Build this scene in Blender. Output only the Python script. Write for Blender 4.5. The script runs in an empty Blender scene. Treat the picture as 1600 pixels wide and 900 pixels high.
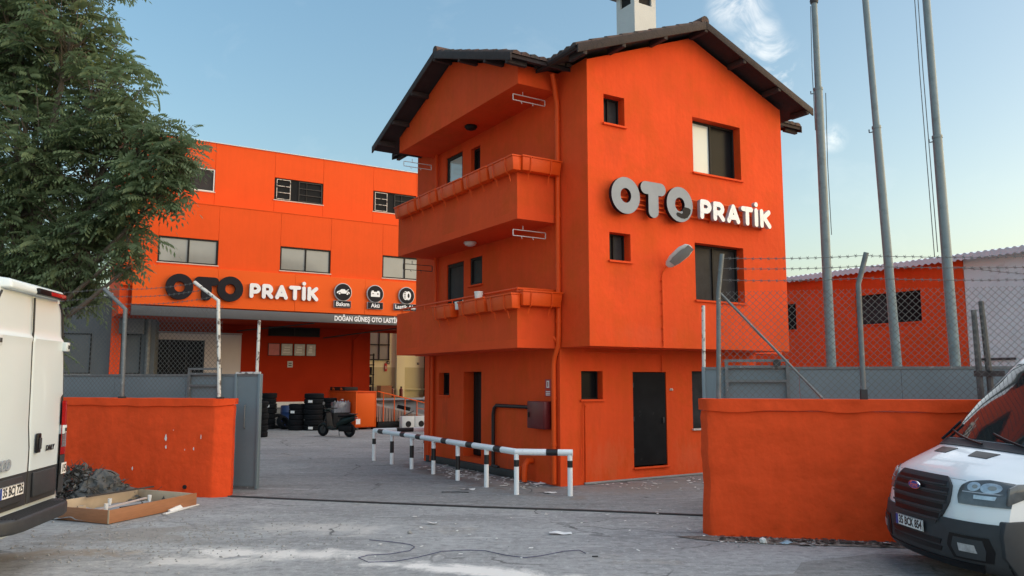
import bpy, bmesh, math, random
from mathutils import Vector, Matrix, noise
R = math.radians
random.seed(7)
scene = bpy.context.scene
col = scene.collection

# ------------------------------------------------------------------ camera
cam = bpy.data.cameras.new("camera"); cam.lens = 27.9; cam.sensor_width = 36
cam.clip_start = 0.05; cam.clip_end = 2000
camo = bpy.data.objects.new("camera", cam); col.objects.link(camo)
camo.location = (0, 0, 2.05); camo.rotation_euler = (R(90 + 6.63), 0, R(0)); scene.camera = camo

# ------------------------------------------------------------------ sky and sun
SUN_AZ, SUN_EL = 92.0, 8.0            # azimuth clockwise from the camera heading
world = bpy.data.worlds.new("World"); scene.world = world; world.use_nodes = True
wn = world.node_tree.nodes; wl = world.node_tree.links; wn.clear()
sky = wn.new("ShaderNodeTexSky"); sky.sky_type = 'NISHITA'; sky.sun_disc = False
sky.sun_elevation = R(SUN_EL); sky.sun_rotation = R(SUN_AZ)
sky.air_density = 1.0; sky.dust_density = 3.0; sky.ozone_density = 1.0; sky.altitude = 50
bg = wn.new("ShaderNodeBackground"); bg.inputs[1].default_value = 0.15
wo = wn.new("ShaderNodeOutputWorld")
# thin evening cirrus, laid on the sky dome as directions
tc = wn.new("ShaderNodeTexCoord")
mp = wn.new("ShaderNodeMapping"); mp.inputs['Scale'].default_value = (3.2, 3.2, 5.0); mp.inputs['Rotation'].default_value = (0.3, 0.5, 0.2)
nz = wn.new("ShaderNodeTexNoise"); nz.inputs['Scale'].default_value = 2.2; nz.inputs['Detail'].default_value = 7; nz.inputs['Roughness'].default_value = 0.62; nz.inputs['Distortion'].default_value = 0.6
cr = wn.new("ShaderNodeValToRGB"); cr.color_ramp.elements[0].position = 0.56; cr.color_ramp.elements[1].position = 0.86
cr.color_ramp.elements[0].color = (0, 0, 0, 1); cr.color_ramp.elements[1].color = (0.4, 0.4, 0.4, 1)
CLOUD_GAIN = 10.0
cmix = wn.new("ShaderNodeMixRGB"); cmix.blend_type = 'MIX'; cmix.inputs[2].default_value = (1.0*CLOUD_GAIN, 0.88*CLOUD_GAIN, 0.74*CLOUD_GAIN, 1)
wl.new(tc.outputs['Generated'], mp.inputs[0]); wl.new(mp.outputs[0], nz.inputs['Vector']); wl.new(nz.outputs['Fac'], cr.inputs[0])
# a named wisp: soft band round one stretch of sky (azimuth about 15 degrees right, 20-27 degrees up)
def wnode(op, a=None, b=None, v=None):
    n = wn.new("ShaderNodeMath"); n.operation = op
    for i, x in enumerate((a, b)):
        if x is None: continue
        if isinstance(x, (int, float)): n.inputs[i].default_value = x
        else: wl.new(x, n.inputs[i])
    return n.outputs[0]
def sphere_mask(d, r0, r1):
    d = Vector(d).normalized()
    vm = wn.new("ShaderNodeVectorMath"); vm.operation = 'DISTANCE'; vm.inputs[1].default_value = d
    wl.new(tc.outputs['Generated'], vm.inputs[0])
    mr = wn.new("ShaderNodeMapRange"); mr.inputs['From Min'].default_value = r1; mr.inputs['From Max'].default_value = r0
    mr.interpolation_type = 'SMOOTHSTEP'; wl.new(vm.outputs['Value'], mr.inputs['Value']); return mr.outputs[0]
def sdir(u, v):
    xc = (u-800)/1240; yc = -(v-450)/1240; t = R(6.63)
    return (xc, math.cos(t)-math.sin(t)*yc, math.sin(t)+math.cos(t)*yc)
nz2 = wn.new("ShaderNodeTexNoise"); nz2.inputs['Scale'].default_value = 17; nz2.inputs['Detail'].default_value = 6; nz2.inputs['Roughness'].default_value = 0.6; nz2.inputs['Distortion'].default_value = 0.8
wl.new(tc.outputs['Generated'], nz2.inputs['Vector'])
n2 = wn.new("ShaderNodeMapRange"); n2.inputs['From Min'].default_value = 0.42; n2.inputs['From Max'].default_value = 0.78; wl.new(nz2.outputs['Fac'], n2.inputs['Value'])
acc = None
for u, v, r0, r1 in ((1165, 18, .006, .036), (1185, 55, .006, .034), (1205, 90, .008, .036), (1215, 118, .006, .035), (1150, 5, .01, .04), (1300, 215, .0, .022)):
    m = sphere_mask(sdir(u, v), r0, r1)
    acc = m if acc is None else wnode('MAXIMUM', acc, m)
wisp = wnode('MULTIPLY', wnode('MULTIPLY', acc, n2.outputs[0]), 0.52)
tot = wnode('MAXIMUM', wnode('MULTIPLY', cr.outputs[0], 0.10), wisp)
wl.new(tot, cmix.inputs[0]); hsv = wn.new("ShaderNodeHueSaturation"); hsv.inputs["Saturation"].default_value = 1.55; hsv.inputs["Value"].default_value = 1.52; gam = wn.new("ShaderNodeGamma"); gam.inputs["Gamma"].default_value = 0.72; wl.new(sky.outputs[0], gam.inputs["Color"]); wl.new(gam.outputs[0], hsv.inputs["Color"]); wl.new(hsv.outputs[0], cmix.inputs[1]); wl.new(cmix.outputs[0], bg.inputs[0]); wl.new(bg.outputs[0], wo.inputs[0])

sl = bpy.data.lights.new("sun", 'SUN'); sl.energy = 1.8; sl.angle = R(175); sl.color = (1.0, 0.965, 0.93)
so = bpy.data.objects.new("sun", sl); col.objects.link(so)
sv = Vector((math.sin(R(SUN_AZ))*math.cos(R(SUN_EL)), math.cos(R(SUN_AZ))*math.cos(R(SUN_EL)), math.sin(R(SUN_EL))))
so.rotation_euler = sv.to_track_quat('Z', 'Y').to_euler(); so.location = (40, 5, 20)

scene.view_settings.view_transform = 'Standard'; scene.view_settings.look = 'None'
scene.view_settings.gamma = 1.0; scene.view_settings.exposure = 1.0
scene.cycles.max_bounces = 6; scene.cycles.diffuse_bounces = 3; scene.cycles.glossy_bounces = 3; scene.cycles.transparent_max_bounces = 6

# ------------------------------------------------------------------ materials
MATS = {}
def mat(name, c, rough=0.7, var=0.10, scale=1.5, bump=0.0, bscale=40, metal=0.0, spec=0.5, c2=None, c2amt=(0.55, 0.75), c2scale=3.0, stretch=None, coat=0.0, streak=0.0, stains=()):
    m = bpy.data.materials.new(name); m.use_nodes = True; nt = m.node_tree; n = nt.nodes; l = nt.links
    b = n["Principled BSDF"]; b.inputs['Roughness'].default_value = rough; b.inputs['Metallic'].default_value = metal
    b.inputs['Specular IOR Level'].default_value = spec; b.inputs['Coat Weight'].default_value = coat
    t = n.new("ShaderNodeTexCoord"); src = t.outputs['Object']
    if stretch:
        mpn = n.new("ShaderNodeMapping"); mpn.inputs['Scale'].default_value = stretch; l.new(src, mpn.inputs[0]); src = mpn.outputs[0]
    nn = n.new("ShaderNodeTexNoise"); nn.inputs['Scale'].default_value = scale; nn.inputs['Detail'].default_value = 6; nn.inputs['Roughness'].default_value = 0.6
    l.new(src, nn.inputs['Vector'])
    mr = n.new("ShaderNodeMapRange"); mr.inputs['From Min'].default_value = 0.25; mr.inputs['From Max'].default_value = 0.75
    mr.inputs['To Min'].default_value = 1-var; mr.inputs['To Max'].default_value = 1+var; l.new(nn.outputs['Fac'], mr.inputs['Value'])
    hs = n.new("ShaderNodeVectorMath"); hs.operation = 'SCALE'; hs.inputs[0].default_value = c[:3]; l.new(mr.outputs[0], hs.inputs['Scale'])
    out = hs.outputs[0]
    if c2:
        n3 = n.new("ShaderNodeTexNoise"); n3.inputs['Scale'].default_value = c2scale; n3.inputs['Detail'].default_value = 8; n3.inputs['Roughness'].default_value = 0.65
        l.new(src, n3.inputs['Vector'])
        m3 = n.new("ShaderNodeMapRange"); m3.inputs['From Min'].default_value = c2amt[0]; m3.inputs['From Max'].default_value = c2amt[1]; l.new(n3.outputs['Fac'], m3.inputs['Value'])
        mx = n.new("ShaderNodeMixRGB"); mx.inputs[2].default_value = (*c2, 1); l.new(m3.outputs[0], mx.inputs[0]); l.new(out, mx.inputs[1]); out = mx.outputs[0]
    if streak:                       # faint rain runs and brush marks
        ms = n.new("ShaderNodeMapping"); ms.inputs['Scale'].default_value = (7, 7, 0.45); l.new(t.outputs['Object'], ms.inputs[0])
        n4 = n.new("ShaderNodeTexNoise"); n4.inputs['Scale'].default_value = 1.0; n4.inputs['Detail'].default_value = 7; n4.inputs['Roughness'].default_value = 0.7; l.new(ms.outputs[0], n4.inputs['Vector'])
        m4 = n.new("ShaderNodeMapRange"); m4.inputs['From Min'].default_value = 0.42; m4.inputs['From Max'].default_value = 0.75; m4.inputs['To Min'].default_value = 1.0; m4.inputs['To Max'].default_value = 1-streak*2; l.new(n4.outputs['Fac'], m4.inputs['Value'])
        v4 = n.new("ShaderNodeVectorMath"); v4.operation = 'SCALE'; l.new(out, v4.inputs[0]); l.new(m4.outputs[0], v4.inputs['Scale']); out = v4.outputs[0]
    if stains:
        msn = n.new("ShaderNodeMapping"); msn.inputs['Scale'].default_value = (5, 5, 1.1); l.new(t.outputs['Object'], msn.inputs[0])
        n5 = n.new("ShaderNodeTexNoise"); n5.inputs['Scale'].default_value = 1.6; n5.inputs['Detail'].default_value = 7; n5.inputs['Roughness'].default_value = 0.7; l.new(msn.outputs[0], n5.inputs['Vector'])
        m5 = n.new("ShaderNodeMapRange"); m5.inputs['From Min'].default_value = 0.3; m5.inputs['From Max'].default_value = 0.7; m5.inputs['To Min'].default_value = -0.7; m5.inputs['To Max'].default_value = 0.7; l.new(n5.outputs['Fac'], m5.inputs['Value'])
        for ctr, hs_, amt, cc in stains:
            sb = n.new("ShaderNodeVectorMath"); sb.operation = 'SUBTRACT'; sb.inputs[1].default_value = ctr; l.new(t.outputs['Object'], sb.inputs[0])
            dv = n.new("ShaderNodeVectorMath"); dv.operation = 'DIVIDE'; dv.inputs[1].default_value = hs_; l.new(sb.outputs[0], dv.inputs[0])
            ln = n.new("ShaderNodeVectorMath"); ln.operation = 'LENGTH'; l.new(dv.outputs[0], ln.inputs[0])
            ad = n.new("ShaderNodeMath"); ad.operation = 'ADD'; l.new(ln.outputs['Value'], ad.inputs[0]); l.new(m5.outputs[0], ad.inputs[1])
            mm5 = n.new("ShaderNodeMapRange"); mm5.inputs['From Min'].default_value = 0.3; mm5.inputs['From Max'].default_value = 1.0; mm5.inputs['To Min'].default_value = amt; mm5.inputs['To Max'].default_value = 0.0; l.new(ad.outputs[0], mm5.inputs['Value'])
            mx5 = n.new("ShaderNodeMixRGB"); mx5.inputs[2].default_value = (*cc, 1); l.new(mm5.outputs[0], mx5.inputs[0]); l.new(out, mx5.inputs[1]); out = mx5.outputs[0]
    l.new(out, b.inputs['Base Color'])
    if bump:
        nb = n.new("ShaderNodeTexNoise"); nb.inputs['Scale'].default_value = bscale; nb.inputs['Detail'].default_value = 5; l.new(src, nb.inputs['Vector'])
        bp = n.new("ShaderNodeBump"); bp.inputs['Strength'].default_value = bump; bp.inputs['Distance'].default_value = 0.02; l.new(nb.outputs['Fac'], bp.inputs['Height']); l.new(bp.outputs[0], b.inputs['Normal'])
    MATS[name] = m; return m
ORANGE = (0.79, 0.084, 0.019)
mat("orange_render", ORANGE, 0.8, 0.10, 0.9, 0.45, 9, spec=0.15, c2=(0.66, 0.085, 0.012), c2amt=(0.46, 0.75), c2scale=1.3, streak=0.035,
    stains=[((.67, -.97, 6.7), (.35, .6, .5), .24, (.46, .060, .018)), ((3.5, -.97, 6.0), (.85, .6, .5), .22, (.50, .062, .018)), ((.77, -.97, 3.95), (.36, .6, .5), .24, (.46, .060, .018)), ((3.5, -.97, 3.3), (.8, .6, .4), .2, (.48, .062, .018)), ((1.3, -.97, 2.95), (1.0, .6, .25), .2, (.60, .11, .05)), ((.79, 0, 1.35), (.34, .5, .4), .22, (.48, .062, .018)),
            ((1.2, 0, .45), (.6, .5, .5), .35, (.74, .14, .055)), ((3.4, 0, .4), (.5, .5, .45), .35, (.74, .14, .055)), ((0, 2.2, .3), (.4, .9, .3), .5, (.42, .075, .03)), ((0, 4.9, 1.3), (.4, .3, .4), .4, (.45, .06, .018)), ((-.97, 2.5, 5.6), (.4, 1.6, .3), .2, (.62, .07, .02)), ((-.97, 4.2, 3.1), (.4, 1.0, .35), .2, (.62, .07, .02))])
mat("orange_render_soft", ORANGE, 0.8, 0.08, 0.7, 0.2, 30, spec=0.15, streak=0.025)
mat("orange_old_wall", (0.83, 0.082, 0.018), 0.8, 0.12, 1.8, 1.0, 6, spec=0.15, c2=(0.70, 0.070, 0.014), c2amt=(0.45, 0.72), c2scale=2.0, streak=0.03)
mat("orange_panel", (0.76, 0.088, 0.014), 0.7, 0.06, 0.6, 0.2, 5, spec=0.15, c2=(0.68, 0.085, 0.012), c2amt=(0.5, 0.85), c2scale=0.8, streak=0.025)
mat("orange_sheet", (0.78, 0.108, 0.010), 0.5, 0.03, 0.5, spec=0.2)
mat("orange_metal", (0.76, 0.082, 0.008), 0.5, 0.08, 3, spec=0.25)
mat("shaded_bay_red", (0.33, 0.026, 0.007), 0.85, 0.12, 0.8, 0.2, 20, spec=0.08)  # orange of the bay, with the shade under the canopy put into its colour
mat("roof_wood", (0.034, 0.022, 0.020), 0.8, 0.35, 6, 0.5, 30, c2=(0.16, 0.12, 0.10), c2amt=(0.68, 0.80), c2scale=9)
mat("soffit_wood", (0.032, 0.020, 0.019), 0.85, 0.25, 5, 0.3, 30)
mat("roof_tile", (0.10, 0.055, 0.042), 0.85, 0.35, 4, 0.5, 40, c2=(0.03, 0.032, 0.028), c2amt=(0.45, 0.65), c2scale=5)
mat("chimney_render", (0.60, 0.60, 0.58), 0.8, 0.06, 2, 0.3, 30)
mat("dark_glass", (0.012, 0.013, 0.015), 0.25, 0.2, 1, spec=0.06)
mat("grey_glass", (0.26, 0.27, 0.26), 0.09, 0.08, 1.2, spec=0.6)
mat("pale_glass", (0.52, 0.60, 0.60), 0.08, 0.05, 1.2, spec=0.6)
mat("mesh_glass", (0.040, 0.040, 0.042), 0.45, 0.3, 3, spec=0.06)
mat("black_frame", (0.016, 0.016, 0.016), 0.6, 0.1, 3, spec=0.2)
mat("white_frame", (0.72, 0.72, 0.70), 0.4, 0.04, 3)
mat("dark_interior", (0.012, 0.010, 0.010), 0.9, 0.1, 1)
mat("black_door", (0.013, 0.013, 0.014), 0.8, 0.3, 2.5, 0.2, 6, spec=0.12, c2=(0.05, 0.048, 0.045), c2amt=(0.62, 0.8), c2scale=4)
mat("sill_stone", (0.60, 0.50, 0.45), 0.7, 0.08, 4)
mat("sign_grey", (0.27, 0.30, 0.34), 0.6, 0.08, 4)
mat("sign_black", (0.010, 0.010, 0.016), 0.6, 0.15, 3, spec=0.2)
mat("sign_white", (0.82, 0.85, 0.90), 0.35, 0.03, 4)
mat("sign_side", (0.42, 0.44, 0.48), 0.45, 0.05, 4)
mat("fascia_grey", (0.085, 0.09, 0.10), 0.5, 0.08, 2)
mat("gate_grey", (0.16, 0.21, 0.235), 0.5, 0.08, 1.5, c2=(0.22, 0.26, 0.28), c2amt=(0.6, 0.8), c2scale=5)
mat("galvanised", (0.17, 0.185, 0.19), 0.6, 0.25, 8, metal=0.4, c2=(0.36, 0.36, 0.35), c2amt=(0.6, 0.66), c2scale=14)
mat("flagpole_paint", (0.20, 0.25, 0.26), 0.5, 0.12, 3, c2=(0.13, 0.16, 0.165), c2amt=(0.5, 0.75), c2scale=6)
mat("rusty_white", (0.62, 0.61, 0.57), 0.65, 0.1, 8, c2=(0.12, 0.10, 0.09), c2amt=(0.54, 0.6), c2scale=9)
mat("wire_metal", (0.13, 0.125, 0.12), 0.55, 0.2, 8, metal=0.3)
mat("dark_post", (0.10, 0.105, 0.10), 0.8, 0.3, 9, c2=(0.3, 0.3, 0.28), c2amt=(0.6, 0.7), c2scale=12)
mat("rail_white", (0.86, 0.88, 0.89), 0.4, 0.05, 5, c2=(0.5, 0.5, 0.48), c2amt=(0.62, 0.75), c2scale=14)
mat("rail_black", (0.012, 0.012, 0.014), 0.45, 0.15, 5)
mat("tyre_rubber", (0.008, 0.009, 0.011), 0.85, 0.2, 6, spec=0.15)
mat("van_white", (0.80, 0.815, 0.83), 0.22, 0.015, 1.0, coat=0.5)
mat("van_white_dusty", (0.60, 0.69, 0.735), 0.32, 0.02, 1.5, coat=0.3)
mat("bumper_plastic", (0.030, 0.033, 0.038), 0.6, 0.15, 8, 0.1, 200)
mat("gloss_black", (0.008, 0.008, 0.01), 0.35, 0.1, 3, spec=0.25)
mat("windscreen", (0.018, 0.022, 0.023), 0.04, 0.1, 1, spec=0.35)
mat("lamp_lens", (0.10, 0.105, 0.11), 0.08, 0.3, 12, spec=0.6)
mat("chrome", (0.75, 0.76, 0.78), 0.15, 0.04, 6, metal=0.9)
mat("reflector", (0.50, 0.52, 0.54), 0.32, 0.35, 14, metal=0.6)
mat("red_lens", (0.32, 0.012, 0.014), 0.12, 0.2, 10, spec=0.7)
mat("plate_white", (0.80, 0.80, 0.78), 0.4, 0.03, 4)
mat("plate_blue", (0.02, 0.06, 0.30), 0.4, 0.03, 4)
mat("print_black", (0.012, 0.012, 0.012), 0.5, 0.05, 4)
mat("tray_wood", (0.36, 0.155, 0.07), 0.55, 0.15, 3, stretch=(1.5, 1.5, 14))
mat("raw_wood", (0.52, 0.40, 0.27), 0.75, 0.15, 4)
mat("grey_dust", (0.33, 0.34, 0.34), 0.9, 0.2, 5, 0.4, 20)
mat("twig", (0.065, 0.055, 0.048), 0.9, 0.3, 8)
mat("grey_sack", (0.10, 0.10, 0.095), 0.7, 0.3, 7, 0.5, 20)
mat("stone", (0.30, 0.29, 0.275), 0.85, 0.25, 5, 0.5, 30)
mat("paper", (0.75, 0.75, 0.73), 0.7, 0.05, 5)
mat("pale_blue_paper", (0.30, 0.46, 0.55), 0.7, 0.1, 5)
mat("bark", (0.13, 0.105, 0.08), 0.9, 0.3, 6, 0.6, 25)
mat("leaf", (0.165, 0.228, 0.115), 0.55, 0.4, 0.7, spec=0.3, c2=(0.26, 0.32, 0.175), c2amt=(0.48, 0.75), c2scale=1.1)
_m = MATS["leaf"]; _n = _m.node_tree.nodes; _b = _n["Principled BSDF"]; _t = _n.new("ShaderNodeBsdfTranslucent"); _x = _n.new("ShaderNodeMixShader"); _x.inputs[0].default_value = 0.45
_m.node_tree.links.new(_b.inputs['Base Color'].links[0].from_socket, _t.inputs['Color']); _m.node_tree.links.new(_b.outputs[0], _x.inputs[1]); _m.node_tree.links.new(_t.outputs[0], _x.inputs[2]); _m.node_tree.links.new(_x.outputs[0], _n["Material Output"].inputs[0])
mat("cream_upper", (0.70, 0.68, 0.46), 0.7, 0.04, 1)
mat("cream_lower", (0.46, 0.43, 0.26), 0.6, 0.05, 1)
mat("concrete", (0.32, 0.32, 0.31), 0.85, 0.15, 2, 0.4, 25)
mat("corrugated", (0.32, 0.22, 0.17), 0.6, 0.15, 3)
mat("blue_plastic", (0.012, 0.045, 0.16), 0.45, 0.1, 3)
mat("clear_film", (0.20, 0.21, 0.23), 0.2, 0.7, 9, spec=0.8, stretch=(6, 6, 0.4))
mat("dark_red_paint", (0.13, 0.012, 0.014), 0.4, 0.1, 4)
mat("red_sign", (0.42, 0.025, 0.035), 0.4, 0.08, 5)
mat("poster_grey", (0.40, 0.40, 0.37), 0.35, 0.25, 5)
mat("poster_red", (0.42, 0.10, 0.09), 0.35, 0.2, 5)
mat("warehouse_white", (0.70, 0.82, 0.83), 0.75, 0.07, 1.0, 0.2, 20, c2=(0.42, 0.43, 0.43), c2amt=(0.55, 0.8), c2scale=1.4)
mat("metal_roof", (0.62, 0.68, 0.71), 0.55, 0.08, 2)
mat("neighbour_grey", (0.10, 0.115, 0.125), 0.8, 0.12, 1)
mat("office_wall", (0.55, 0.50, 0.48), 0.7, 0.06, 1)
mat("scooter_green", (0.008, 0.018, 0.017), 0.45, 0.1, 4, spec=0.25)
mat("seat_vinyl", (0.008, 0.008, 0.009), 0.65, 0.1, 6, spec=0.2)
mat("cable_blue", (0.03, 0.035, 0.10), 0.5, 0.1, 4)
mat("black_pipe", (0.02, 0.012, 0.012), 0.5, 0.1, 4)
mat("steel_dark", (0.05, 0.05, 0.05), 0.65, 0.2, 4, metal=0.3)
mat("plaster_white", (0.75, 0.73, 0.69), 0.8, 0.1, 6)

def ground_mat(name, base, lightc, darkc, warm, streaks=()):
    m = bpy.data.materials.new(name); m.use_nodes = True; nt = m.node_tree; n = nt.nodes; l = nt.links
    b = n["Principled BSDF"]; b.inputs['Roughness'].default_value = 0.9; b.inputs['Specular IOR Level'].default_value = 0.15
    t = n.new("ShaderNodeTexCoord")
    def nzz(scale, det=8, rough=0.65, st=(1, 1, 1), dist=0.0):
        mp = n.new("ShaderNodeMapping"); mp.inputs['Scale'].default_value = st; l.new(t.outputs['Object'], mp.inputs[0])
        x = n.new("ShaderNodeTexNoise"); x.inputs['Scale'].default_value = scale; x.inputs['Detail'].default_value = det; x.inputs['Roughness'].default_value = rough; x.inputs['Distortion'].default_value = dist
        l.new(mp.outputs[0], x.inputs['Vector']); return x.outputs['Fac']
    def mr(v, a, bb, c=0.0, d=1.0):
        x = n.new("ShaderNodeMapRange"); x.inputs['From Min'].default_value = a; x.inputs['From Max'].default_value = bb; x.inputs['To Min'].default_value = c; x.inputs['To Max'].default_value = d
        l.new(v, x.inputs['Value']); return x.outputs[0]
    def mix(f, c1, c2):
        x = n.new("ShaderNodeMixRGB"); l.new(f, x.inputs[0])
        if isinstance(c1, tuple): x.inputs[1].default_value = (*c1, 1)
        else: l.new(c1, x.inputs[1])
        x.inputs[2].default_value = (*c2, 1); return x.outputs[0]
    c = mix(mr(nzz(0.35, 6, 0.6), 0.35, 0.68), base, lightc)
    c = mix(mr(nzz(0.8, 9, 0.7, (0.35, 1.6, 1)), 0.50, 0.74, 0, 0.85), c, darkc)
    c = mix(mr(nzz(1.1, 9, 0.72, (0.5, 1.8, 1), 0.5), 0.56, 0.74, 0, 0.8), c, tuple(min(1, q*1.5) for q in lightc))
    c = mix(mr(nzz(0.6, 7, 0.7), 0.58, 0.75, 0, 0.7), c, warm)
    c = mix(mr(nzz(7, 10, 0.78, (0.8, 1.3, 1)), 0.47, 0.64, 0, 0.75), c, darkc)
    c = mix(mr(nzz(9, 10, 0.8, (1.2, 0.8, 1)), 0.52, 0.66, 0, 0.75), c, tuple(min(1, q*1.25) for q in lightc))
    c = mix(mr(nzz(55, 3, 0.6), 0.60, 0.75, 0, 0.55), c, tuple(q*0.45 for q in base))
    c = mix(mr(nzz(38, 2, 0.5), 0.66, 0.74, 0, 0.6), c, tuple(min(1, q*2.0) for q in base))
    for (x0, y0), (x1, y1), w, amt, colr in streaks:      # spilt plaster dust / soil along a line, with ragged edges
        d = Vector((x1-x0, y1-y0, 0)); L_ = d.length; d.normalize(); nn_ = Vector((-d.y, d.x, 0))
        sub = n.new("ShaderNodeVectorMath"); sub.operation = 'SUBTRACT'; sub.inputs[1].default_value = ((x0+x1)/2, (y0+y1)/2, 0); l.new(t.outputs['Object'], sub.inputs[0])
        def comp(v, k):
            q = n.new("ShaderNodeVectorMath"); q.operation = 'DOT_PRODUCT'; q.inputs[1].default_value = v*k; l.new(sub.outputs[0], q.inputs[0]); return q.outputs['Value']
        cv = n.new("ShaderNodeCombineXYZ"); l.new(comp(d, 2/L_), cv.inputs[0]); l.new(comp(nn_, 1/w), cv.inputs[1])
        ln = n.new("ShaderNodeVectorMath"); ln.operation = 'LENGTH'; l.new(cv.outputs[0], ln.inputs[0])
        ad = n.new("ShaderNodeMath"); ad.operation = 'ADD'; l.new(ln.outputs['Value'], ad.inputs[0]); l.new(mr(nzz(1.6, 9, 0.72, (1, 1, 1), 0.6), 0.3, 0.7, -0.75, 0.75), ad.inputs[1])
        c = mix(mr(ad.outputs[0], 0.35, 1.05, amt, 0.0), c, colr)
    vor = n.new("ShaderNodeTexVoronoi"); vor.feature = 'DISTANCE_TO_EDGE'; vor.inputs['Scale'].default_value = 0.42
    dm = n.new("ShaderNodeVectorMath"); dm.operation = 'ADD'
    ns = n.new("ShaderNodeTexNoise"); ns.inputs['Scale'].default_value = 2.0; ns.inputs['Detail'].default_value = 5; l.new(t.outputs['Object'], ns.inputs['Vector'])
    sc = n.new("ShaderNodeVectorMath"); sc.operation = 'SCALE'; sc.inputs['Scale'].default_value = 0.55; l.new(ns.outputs['Color'], sc.inputs[0])
    l.new(t.outputs['Object'], dm.inputs[0]); l.new(sc.outputs[0], dm.inputs[1]); l.new(dm.outputs[0], vor.inputs['Vector'])
    crk = n.new("ShaderNodeMath"); crk.operation = 'MULTIPLY'
    l.new(mr(vor.outputs['Distance'], 0.004, 0.010, 0.8, 0.0), crk.inputs[0]); l.new(mr(nzz(0.5, 3), 0.48, 0.6), crk.inputs[1])
    c = mix(crk.outputs[0], c, tuple(q*0.3 for q in base))
    l.new(c, b.inputs['Base Color'])
    bp = n.new("ShaderNodeBump"); bp.inputs['Strength'].default_value = 0.55; bp.inputs['Distance'].default_value = 0.015
    l.new(nzz(45, 6, 0.75), bp.inputs['Height']); l.new(bp.outputs[0], b.inputs['Normal'])
    MATS[name] = m
ground_mat("drive_concrete", (0.318, 0.318, 0.312), (0.43, 0.428, 0.415), (0.188, 0.188, 0.184), (0.40, 0.345, 0.265), [((-4.4, 9.9), (-1.2, 9.6), .30, .85, (.80, .76, .70)), ((-1.6, 9.35), (1.0, 8.35), .26, .95, (.84, .80, .74)), ((-4.6, 9.2), (-2.6, 9.4), .3, .7, (.76, .72, .66)), ((-3.6, 11.5), (-1.6, 11.2), .5, .5, (.68, .64, .58)), ((-6.5, 9.6), (-4.4, 9.9), .35, .8, (.30, .24, .18)), ((-6.5, 10.9), (-3.8, 11.0), .7, .6, (.28, .245, .205))])
ground_mat("yard_asphalt", (0.242, 0.242, 0.238), (0.33, 0.33, 0.322), (0.145, 0.145, 0.143), (0.33, 0.29, 0.24), [((-2.6, 20.0), (.9, 14.6), .75, .8, (.20, .145, .11)), ((1.0, 14.6), (4.2, 16.6), .8, .6, (.27, .235, .20)), ((-1.6, 18.4), (.6, 14.9), .35, .6, (.42, .39, .36))])
ground_mat("street_asphalt", (0.24, 0.234, 0.22), (0.32, 0.31, 0.295), (0.15, 0.147, 0.14), (0.27, 0.235, 0.19))
ground_mat("wall_foot_dirt", (0.22, 0.19, 0.165), (0.36, 0.33, 0.29), (0.12, 0.095, 0.08), (0.26, 0.15, 0.09))

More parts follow.
